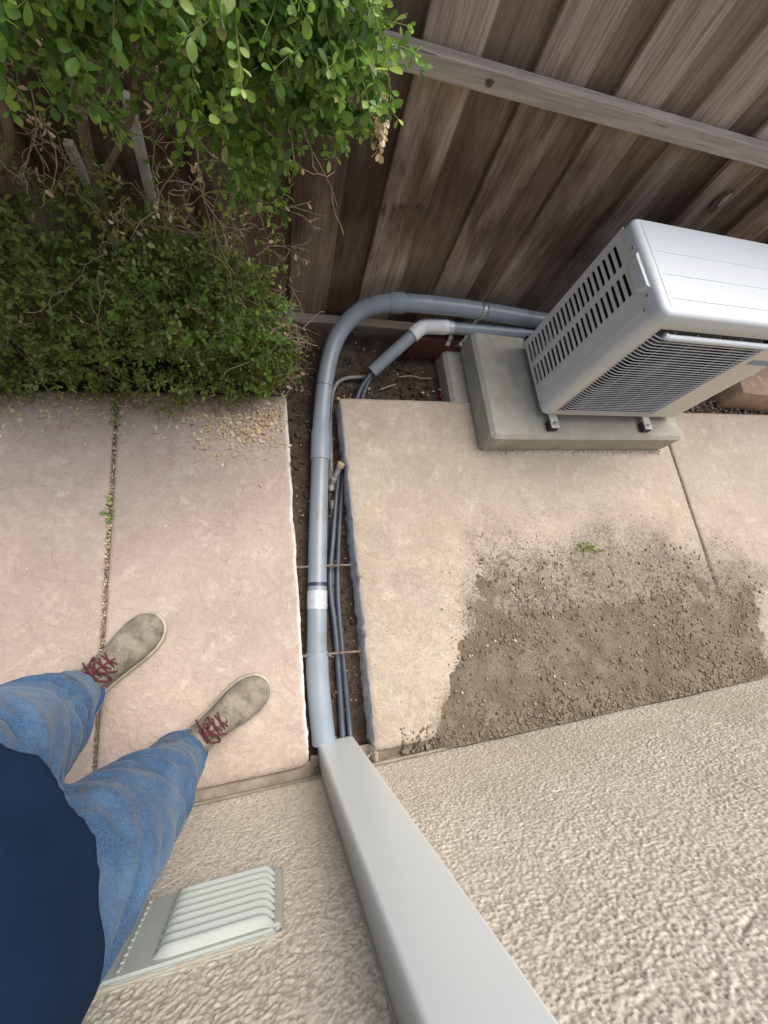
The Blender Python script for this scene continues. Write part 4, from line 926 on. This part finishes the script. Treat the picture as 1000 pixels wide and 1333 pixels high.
# trunks and limbs
def limb(pts, r0, r1, nm='branch'):
    s = spline(pts, 6); n = len(s); obj(nm, tube(s, [r0 + (r1 - r0) * i / (n - 1) for i in range(n)], 10), 'bark', shr, smooth=True)
limb([(-.62, 1.22, -.15), (-.64, 1.20, .15), (-.66, 1.22, .40), (-.63, 1.20, .56), (-.70, 1.17, .72), (-.80, 1.12, .95), (-.85, 1.08, 1.15)], .022, .010, 'trunk')
limb([(-.40, 1.24, -.15), (-.38, 1.20, .2), (-.42, 1.22, .5), (-.36, 1.18, .8), (-.25, 1.10, 1.05), (-.1, 1.02, 1.2), (.08, .95, 1.22)], .018, .006, 'trunk')
limb([(-.63, 1.20, .56), (-.55, 1.18, .66), (-.50, 1.14, .84), (-.48, 1.08, 1.05), (-.4, 1.0, 1.2)], .012, .006)
limb([(-.63, 1.20, .50), (-.74, 1.18, .56), (-.84, 1.15, .60), (-.95, 1.12, .78)], .010, .005)
limb([(-.38, 1.2, .6), (-.28, 1.18, .74), (-.2, 1.1, .92), (-.1, 1.0, 1.05), (.05, .93, 1.08), (.2, .90, 1.12)], .008, .003)
limb([(-.42, 1.22, .45), (-.3, 1.16, .5), (-.15, 1.1, .55), (-.02, 1.02, .68), (.02, .95, .85)], .006, .003)
limb([(-.9, 1.24, -.15), (-.92, 1.2, .3), (-.98, 1.15, .7), (-1.0, 1.1, 1.1)], .018, .008, 'trunk')

# leaf litter under the shrub and along the joint
def litter(name, pts, label, cat='leaf litter', m='leafdry'):
    n = len(pts); O = np.array([p[:3] for p in pts]); S = np.array([p[3] for p in pts])
    a = RNG.uniform(0, 6.28, n); A = np.stack([np.cos(a), np.sin(a), RNG.normal(0, .12, n)], 1); A = norm(A)
    Nn = np.stack([RNG.normal(0, .22, n), RNG.normal(0, .22, n), np.ones(n)], 1); Nn = norm(Nn - A * (A * Nn).sum(1, keepdims=True))
    V, F, T = leaves_mesh(O, A, Nn, S, LF, LFF, RNG.random(n))
    obj(name, (V, F), m, smooth=True, attrs={'tint': T}, kind='stuff', label=label, cat=cat)
pts = []
for k in range(1500):
    x = random.uniform(-1.5, .07); y = .90 - abs(random.gauss(0, .06))
    if random.random() < .35: x = random.gauss(-.10, .10); y = .85 - abs(random.gauss(0, .085))
    if x > .075: continue
    pts.append((x, y, .002 + random.uniform(0, .004), random.choice((.008, .013, .019)) * random.uniform(.7, 1.2)))
for k in range(80): pts.append((random.uniform(-1.3, .06), random.uniform(-.1, .85), .003, random.uniform(.004, .009)))
for k in range(85): pts.append((random.uniform(.1, .85), random.uniform(.95, 1.3), -.095 + random.uniform(0, .01), random.choice((.006, .011, .02)) * random.uniform(.7, 1.2)))
for k in range(90): pts.append((random.uniform(.09, .30), random.uniform(-.4, .93), -.10 + random.uniform(0, .01), random.uniform(.004, .009)))
for k in range(700): pts.append((random.uniform(-1.8, .1), random.uniform(.95, 1.3), -.10 + random.uniform(0, .012), random.uniform(.008, .014)))
litter('leaf_litter', pts, 'dry tan leaf litter scattered at the foot of the shrub and over the slabs')
pts = []
for k in range(260): pts.append((-.535 + random.gauss(0, .004), random.choice((random.uniform(-.05, .85), random.gauss(.42, .09))), -.004 + random.uniform(0, .006), random.uniform(.004, .010)))
litter('joint_debris', pts, 'pale leaf crumbs caught in the joint between the pink slabs', 'debris')
obj('joint_fill', box(-.5425, -.5275, -.43, .92, -.10, -.013), 'found', path)
obj('joint_fill', box(2.0655, 2.0785, -.43, .91, -.10, -.010), 'found', path)
pj = [(-.535 + random.gauss(0, .005), random.uniform(-.43, .9), -.014 + random.uniform(0, .007), random.uniform(.002, .0045)) for _ in range(600)]
rocks('joint_soil', pj, 'clod', 'dark soil packed into the joint between the pink slabs', 'soil')
pj = [(2.072 + random.gauss(0, .003), random.uniform(.25, .9), -.016 + random.uniform(0, .010), random.uniform(.002, .005)) for _ in range(500)]
rocks('joint_grit', pj, 'clod', 'brown grit filling the thin joint between the tan slabs', 'grit')
O, A, Nn, S, st = make_sprigs([(1.36, .20, .012, .06, .022, .008, 1), (1.42, .18, .010, .04, .012, .006, .5)], 16, .035, 3, .012, 0, seed=51, shell=.2, zmin=-.03, up=.2)
V, F, T = leaves_mesh(O, A, Nn, S, LF, LFF, .5 + .45 * RNG.random(len(O)))
wd = root('weed', (1.37, .2, 0), 'small uprooted green weed lying on the edge of the brown dirt', 'weed')
obj('weed_leaves', (V, F), 'leaf', wd, smooth=True, attrs={'tint': T}); V, F = stems_geo(st, .0012, 5); obj('stem', (V, F), 'greentwig', wd)
O, A, Nn, S, st = make_sprigs([(-.536, .46, .004, .006, .05, .006, 1), (-.53, .83, .01, .012, .06, .012, 1)], 26, .03, 3, .009, 0, seed=52, shell=.2, zmin=-.03, up=.3)
V, F, T = leaves_mesh(O, A, Nn, S, LF, LFF, .3 + .4 * RNG.random(len(O)))
obj('joint_weeds', (V, F), 'leaf', smooth=True, attrs={'tint': T}, kind='stuff', label='tiny green weeds sprouting from the joint between the pink slabs', cat='weeds')

# ---------------------------------------------------------------- person
per = root('person', (-.43, -.2, 0), 'person seen from above in blue jeans, navy shirt and scuffed tan shoes', 'person')
U = Vector((.83, .56, 0)).normalized(); Lf = Vector((-.56, .83, 0)).normalized(); H0 = Vector((-.365, -.235, 0)); ZV = Vector((0, 0, 1))
def P3(a, b, z): return H0 + U * a + Lf * b + ZV * z
def remeshed(name, parts, m, voxel, parent, disp=None, smooth=3, keep_above=None, **k):
    V = []; F = []; off = 0
    for v, f in parts: V += list(v); F += [tuple(i + off for i in q) for q in f]; off += len(v)
    me = rawmesh('tmp', np.array([list(v) for v in V]), F); o = bpy.data.objects.new('tmp', me); COL.objects.link(o)
    md = o.modifiers.new('r', 'REMESH'); md.mode = 'VOXEL'; md.voxel_size = voxel
    s = o.modifiers.new('s', 'SMOOTH'); s.factor = .5; s.iterations = smooth
    dg = bpy.context.evaluated_depsgraph_get(); ev = o.evaluated_get(dg); m2 = bpy.data.meshes.new_from_object(ev)
    n = len(m2.vertices); co = np.zeros(n * 3); m2.vertices.foreach_get('co', co); co = co.reshape(-1, 3)
    nr = np.zeros(n * 3); m2.vertices.foreach_get('normal', nr); nr = nr.reshape(-1, 3)
    if disp is not None: co = co + nr * disp(co)[:, None]
    Fq = [tuple(p.vertices) for p in m2.polygons]
    bpy.data.objects.remove(o); bpy.data.meshes.remove(m2)
    return obj(name, (co, Fq), m, parent, smooth=True, **k)
def oval(path, ra, rb, n=24, axis=None):
    """loft of ovals along a path; ra across (Lf), rb fore-aft (U)"""
    V = []; F = []
    for p, a, b in zip(path, ra, rb):
        for k in range(n):
            an = 2 * math.pi * k / n; V.append(tuple(Vector(p) + Lf * a * math.cos(an) + U * b * math.sin(an)))
    for i in range(len(path) - 1):
        for k in range(n): k2 = (k + 1) % n; F.append((i * n + k, (i + 1) * n + k, (i + 1) * n + k2, i * n + k2))
    F.append(tuple(range(n))); F.append(tuple((len(path) - 1) * n + k for k in reversed(range(n))))
    return V, F
RA, LA = Vector((-.302, -.330, 0)), Vector((-.585, -.125, 0))
zs = [.062, .10, .16, .24, .34, .46, .52, .60, .72, .84, .92]
def legpath(a, side):
    hip = P3(.0, .088 * side, 0); out = []
    for z in zs:
        t = min(1, max(0, (z - .1) / .75)); bow = .035 * math.sin(math.pi * t)
        p = a.lerp(hip, t) + U * bow; out.append((p.x, p.y, z))
    return out
ra = [.078, .076, .074, .078, .085, .091, .095, .104, .116, .112, .090]; rb = [.088, .084, .078, .080, .086, .092, .092, .096, .102, .098, .085]
rleg, lleg = legpath(RA, -1), legpath(LA, 1)
def folds(co):
    x, y, z = co[:, 0], co[:, 1], co[:, 2]
    a = x * .83 + y * .56; b = -x * .56 + y * .83
    d = .016 * (fbm(b * 1.0 + z * .35, z + a * .5, 7, 5, 3) - .5)
    warp = fbm(a, b + z, 6, 12, 3) * .16
    low = np.exp(-((z - .15) / .10) ** 2); knee = np.exp(-((z - .50) / .10) ** 2); hip = np.exp(-((z - .80) / .10) ** 2)
    d += .0085 * low * np.sin((z + .35 * b + warp) * 125)
    d += .0075 * knee * np.sin((z - .5 * b + warp) * 80)
    d += .0070 * hip * np.sin((z + .8 * a + .6 * b + warp) * 60)
    d += .007 * (fbm(a + z * 1.2, b - z * .7, 16, 22, 4) - .5)
    rdg = 1 - np.abs(2 * fbm(b + .6 * z, z * 1.6 + a * .5, 9, 41, 3) - 1); d -= .011 * np.clip((rdg - .86) / .14, 0, 1)
    return d * np.clip((z - .055) / .03, 0, 1)
pelvis = oval([P3(0, 0, z) for z in (.74, .80, .88, .96, 1.0)], [.13, .15, .155, .15, .14], [.08, .092, .098, .095, .09])
jeans = remeshed('jeans', [oval(rleg, ra, rb), oval(lleg, ra, rb), pelvis], 'denim', .0085, per, folds, 4)
for a, nm in ((rleg, 'r'), (lleg, 'l')):
    p = Vector(a[0]); n = 48; ring = []; ring2 = []; r3 = []
    for k in range(n + 1):
        an = 2 * math.pi * k / n; wv = 1 + .035 * math.sin(3 * an + p.x * 9) + .02 * math.sin(7 * an)
        ring.append(p + Lf * .0785 * wv * math.cos(an) + U * .0885 * wv * math.sin(an) + ZV * (.004 * math.sin(2 * an) - .004))
        ring2.append(p + Lf * .0800 * wv * math.cos(an) + U * .0900 * wv * math.sin(an) + ZV * (.004 * math.sin(2 * an) + .010))
    V = []; F = []
    for k in range(n + 1):
        an = 2 * math.pi * k / n; q0, q1 = ring[k], ring2[k]; o_ = (q1 - p); o_.z = 0; o_ = o_.normalized()
        for (dr, dz) in ((-.004, -.002), (.0005, -.004), (.003, .002), (.003, .012), (.0005, .020), (-.006, .021)): V.append(tuple(q0 + o_ * dr + ZV * dz))
    for k in range(n):
        for j in range(5): F.append((k * 6 + j, (k + 1) * 6 + j, (k + 1) * 6 + j + 1, k * 6 + j + 1))
    obj('hem', (V, F), 'denim', jeans, smooth=True)
    st_ = []
    for k in range(0, n):
        o_ = (ring[k] - p); o_.z = 0; o_ = o_.normalized()
        for s_ in (0, .5):
            a0 = ring[k].lerp(ring[k + 1], s_); a1 = ring[k].lerp(ring[k + 1], s_ + .32); st_.append(tube([a0 + o_ * .0037 + ZV * .010, a1 + o_ * .0037 + ZV * .010], .0009, 5))
    obj('hem_stitching', st_, 'stitch', jeans)
def outseam(path, rr_, sgn):
    pts = []
    for (p, a, b) in zip(path, ra, rb):
        pts.append(Vector(p) + Lf * sgn * (a + .004))
    return tube(spline(pts, 5), .003, 6)
for a, sg in ((rleg, -1), (rleg, 1), (lleg, -1), (lleg, 1)):
    pts_ = [Vector(p) + Lf * sg * (q + .0015) for p, q in zip(a[:8], ra)]
    obj('leg_seam', tube(spline(pts_, 5), .0028, 6), 'denim', jeans, smooth=True)
# shirt: loose torso with short sleeves
def sf(co):
    x, y, z = co[:, 0], co[:, 1], co[:, 2]; b = -x * .56 + y * .83; a = x * .83 + y * .56
    return .006 * (fbm(b * 2, z, 4, 65, 3) - .5) * 2 + .003 * np.sin((b * 1.1 + .12 * fbm(a, z, 6, 3)) * 55) * np.clip((1.15 - z) / .3, 0, 1)
tz = [.865, .90, 1.0, 1.12, 1.25, 1.38, 1.48, 1.54, 1.575]
torso = oval([P3(f, 0, z) for z, f in zip(tz, (.0, .002, .005, 0, -.01, -.02, -.03, -.04, -.045))],
             [.212, .208, .204, .200, .205, .225, .215, .15, .075], [.142, .140, .136, .130, .126, .124, .112, .09, .065])
slv = [tube([P3(-.03, s * .17, 1.50), P3(-.02, s * .235, 1.46), P3(.0, s * .265, 1.38), P3(.02, s * .275, 1.31)], [.075, .075, .070, .068], 16) for s in (-1, 1)]
shirt = remeshed('shirt', [torso] + slv, 'navy', .011, per, sf, 4)
# body: one continuous surface, head to hands (arms raised to chest height, hands together)
bp = [oval([P3(0, 0, z) for z in (.84, .95, 1.1, 1.3, 1.45, 1.53)], [.15, .15, .15, .17, .18, .10], [.09, .09, .10, .10, .09, .07]),
      tube([P3(-.035, 0, 1.50), P3(-.03, 0, 1.60), P3(-.015, 0, 1.66)], [.070, .060, .058], 16),
      ell(P3(0, 0, 1.745), (.090, .082, .118), 14, 20, Matrix.Rotation(math.atan2(.56, .83), 3, 'Z')), ell(P3(.045, 0, 1.69), (.048, .055, .055), 10, 14),
      tube([P3(.082, 0, 1.765), P3(.104, 0, 1.735), P3(.100, 0, 1.722)], [.009, .015, .013], 10),
      ell(P3(.0, .086, 1.735), (.016, .012, .030), 8, 10), ell(P3(.0, -.086, 1.735), (.016, .012, .030), 8, 10), ell(P3(.092, 0, 1.685), (.010, .026, .008), 6, 12)]
for path_, s in ((rleg, -1), (lleg, 1)):
    bp.append(tube([(p[0], p[1], p[2]) for p in path_], [.045, .042, .046, .055, .060, .058, .060, .068, .078, .085, .088], 14))
hands = []
for s in (-1, 1):
    sh, el = P3(-.02, s * .20, 1.475), P3(.00, s * .275, 1.235)
    wr = Vector((-.115, -.045 * 1.0, 1.545)) + Lf * s * .065 ; pc = wr + U * .060 + ZV * .012
    bp.append(tube([sh, sh.lerp(el, .5), el, el.lerp(wr, .35), el.lerp(wr, .8), wr, pc], [.056, .050, .042, .044, .032, .026, .030], 14))
    bp.append(ell(pc, (.040, .038, .016), 8, 14, Matrix.Rotation(math.atan2(.56, .83), 3, 'Z')))
    for k, (ln, sp) in enumerate(((.070, -.030), (.080, -.010), (.074, .010), (.058, .029))):
        b0 = pc + U * .025 + Lf * (sp * s); d = (U + Lf * (sp * s * 3)).normalized()
        bp.append(tube([b0, b0 + d * ln * .45 + ZV * .010, b0 + d * ln * .78 + ZV * .006, b0 + d * ln * .92 - ZV * .006], [.0098, .0092, .0085, .0072], 10))
    b0 = pc - U * .02 - Lf * (.030 * s); d = (U * .6 - Lf * s).normalized()
    bp.append(tube([b0, b0 + d * .030 + ZV * .006, b0 + d * .052 + U * .012 + ZV * .008], [.013, .011, .009], 10))
body = remeshed('body', bp, 'skin', .0065, per, None, 2)
for s in (-1, 1): obj('eye', ell(P3(.080, s * .032, 1.752), (.012, .012, .010), 8, 10), 'whitepvc', body, smooth=True)
obj('hair', [ell(P3(-.014, 0, 1.782), (.098, .090, .100), 14, 22, Matrix.Rotation(math.atan2(.56, .83), 3, 'Z'))], 'hair', per, smooth=True)
# shoes
def shoe(toe, yaw, lab):
    f = Vector((math.cos(math.radians(yaw)), math.sin(math.radians(yaw)), 0)); s = Vector((-f.y, f.x, 0)); LEN = .335; heel = Vector((*toe, 0)) - f * LEN
    T = np.array([0, .012, .05, .12, .25, .40, .55, .68, .80, .885, .94, .975, .993, 1.0])
    W = np.array([.008, .020, .035, .043, .044, .044, .050, .0575, .0590, .053, .043, .030, .016, .004]) 
    Hh = np.array([.06, .085, .105, .118, .122, .112, .094, .078, .068, .062, .056, .050, .044, .040])
    tt = np.linspace(0, 1, 60) ** .8; tt = 1 - (1 - np.linspace(0, 1, 70)) ** 1.5
    V = []; F = []; m = 20
    asym = lambda t: .006 * math.sin(math.pi * min(1, max(0, t))) * (1 if lab == 'l' else -1) * -1
    for t in tt:
        w = float(np.interp(t, T, W)); h = float(np.interp(t, T, Hh)); c = heel + f * (t * LEN) + s * asym(t)
        for j in range(m + 1):
            a = math.pi * j / m; cc = math.cos(a); ss = math.sin(a)
            xx = w * (abs(cc) ** .75) * (1 if cc >= 0 else -1); zz = .022 + (h - .022) * ss ** (.62 if t > .6 else .75)
            wr_ = .0022 * math.sin(t * 95 + cc * 2.5) * math.exp(-((t - .66) / .05) ** 2) * ss + .0016 * (float(fbm(np.array([t * 3]), np.array([cc]), 4, 8)[0]) - .5)
            V.append(tuple(c + s * xx + ZV * (zz + wr_)))
    n = len(tt)
    for i in range(n - 1):
        for j in range(m): F.append((i * (m + 1) + j, (i + 1) * (m + 1) + j, (i + 1) * (m + 1) + j + 1, i * (m + 1) + j + 1))
    up = obj('shoe', (V, F), 'suede', per, smooth=True, label='left scuffed tan suede shoe' if lab == 'l' else 'right scuffed tan suede shoe')
    V = []; F = []; prof = [(.0, -.0), (.0055, 0.002), (.0065, .010), (.0058, .021), (.002, .0245), (-.006, .025)]
    loop = [(t, 1) for t in tt] + [(t, -1) for t in tt[::-1]]
    for (t, sg) in loop:
        w = float(np.interp(t, T, W)); c = heel + f * (t * LEN) + s * asym(t)
        wp = float(np.interp(min(1, t + .01), T, W)); wm = float(np.interp(max(0, t - .01), T, W)); g = -(wp - wm) / (.02 * LEN) ; nn = Vector((g, 1, 0)).normalized() if t < .999 and t > .001 else Vector((1 if t > .5 else -1, 0.02, 0)).normalized()
        o_ = f * nn.x + s * sg * nn.y
        for (r_, z_) in prof: V.append(tuple(c + s * sg * w + o_ * r_ + ZV * z_))
    k = len(prof); nl = len(loop)
    for i in range(nl):
        for j in range(k - 1): F.append((i * k + j, ((i + 1) % nl) * k + j, ((i + 1) % nl) * k + j + 1, i * k + j + 1))
    F.append(tuple(i * k for i in range(nl)))
    obj('sole', (V, F), 'sole', up, smooth=True)
    def top(t, cc):
        w = float(np.interp(t, T, W)); h = float(np.interp(t, T, Hh)); ss = math.sqrt(max(0, 1 - cc * cc)); c = heel + f * (t * LEN) + s * asym(t)
        return c + s * (w * (abs(cc) ** .75) * (1 if cc >= 0 else -1)) + ZV * (.022 + (h - .022) * ss ** .7 + .0012)
    seam = [top(.30, .86), top(.40, .72), top(.50, .60), top(.565, .42), top(.60, .20), top(.61, 0), top(.60, -.20), top(.565, -.42), top(.50, -.60), top(.40, -.72), top(.30, -.86)]
    obj('vamp_seam', [tube(spline(seam, 5), .0014, 6), tube(spline([top(.40, .30), top(.50, .26), top(.565, .16), top(.575, 0), top(.565, -.16), top(.50, -.26), top(.40, -.30)], 5), .0022, 6)], 'suede', up, smooth=True)
    lc = []
    for q in range(4):
        t = .36 + q * .052; a, b = top(t, .40), top(t + .028, -.40); c_ = top(t + .014, 0) + ZV * .005; lc.append(tube(spline([a, c_, b], 5), .0026, 7))
        a, b = top(t, -.40), top(t + .028, .40); c_ = top(t + .014, 0) + ZV * .0075; lc.append(tube(spline([a, c_, b], 5), .0026, 7))
    k0 = top(.40, 0) + ZV * .012
    lc.append(ell(k0, (.007, .007, .006), 6, 10))
    for (fa, sa, fl) in ((.006, -.045, 1), (.022, .036, 1), (.060, -.012, 0), (-.01, .05, 0), (.035, -.040, 0)):
        e_ = k0 + f * fa + s * sa; e_.z = max(.03, top(.42, max(-.9, min(.9, sa / .05))).z + .005)
        mid = (k0 + e_) / 2 + ZV * .010
        if fl: lc.append(tube(spline([k0, mid + f * .012, e_ + ZV * .003, mid - f * .010, k0], 6), .0027, 7))
        else: lc.append(tube(spline([k0, mid, e_], 6), .0026, 7))
    obj('lace', lc, 'lace', up, smooth=True)
    ey = [tube([top(.38 + q * .055, sg * .44), top(.38 + q * .055, sg * .44) + ZV * .0018], .0035, 10) for q in range(3) for sg in (1, -1)]
    obj('eyelets', ey, 'galv', up, smooth=True)
    lng = [top(.30, .0) + ZV * .004 + s * .0]
    return up
shoe((-.040, -.155), 34, 'r'); shoe((-.366, .089), 43, 'l')
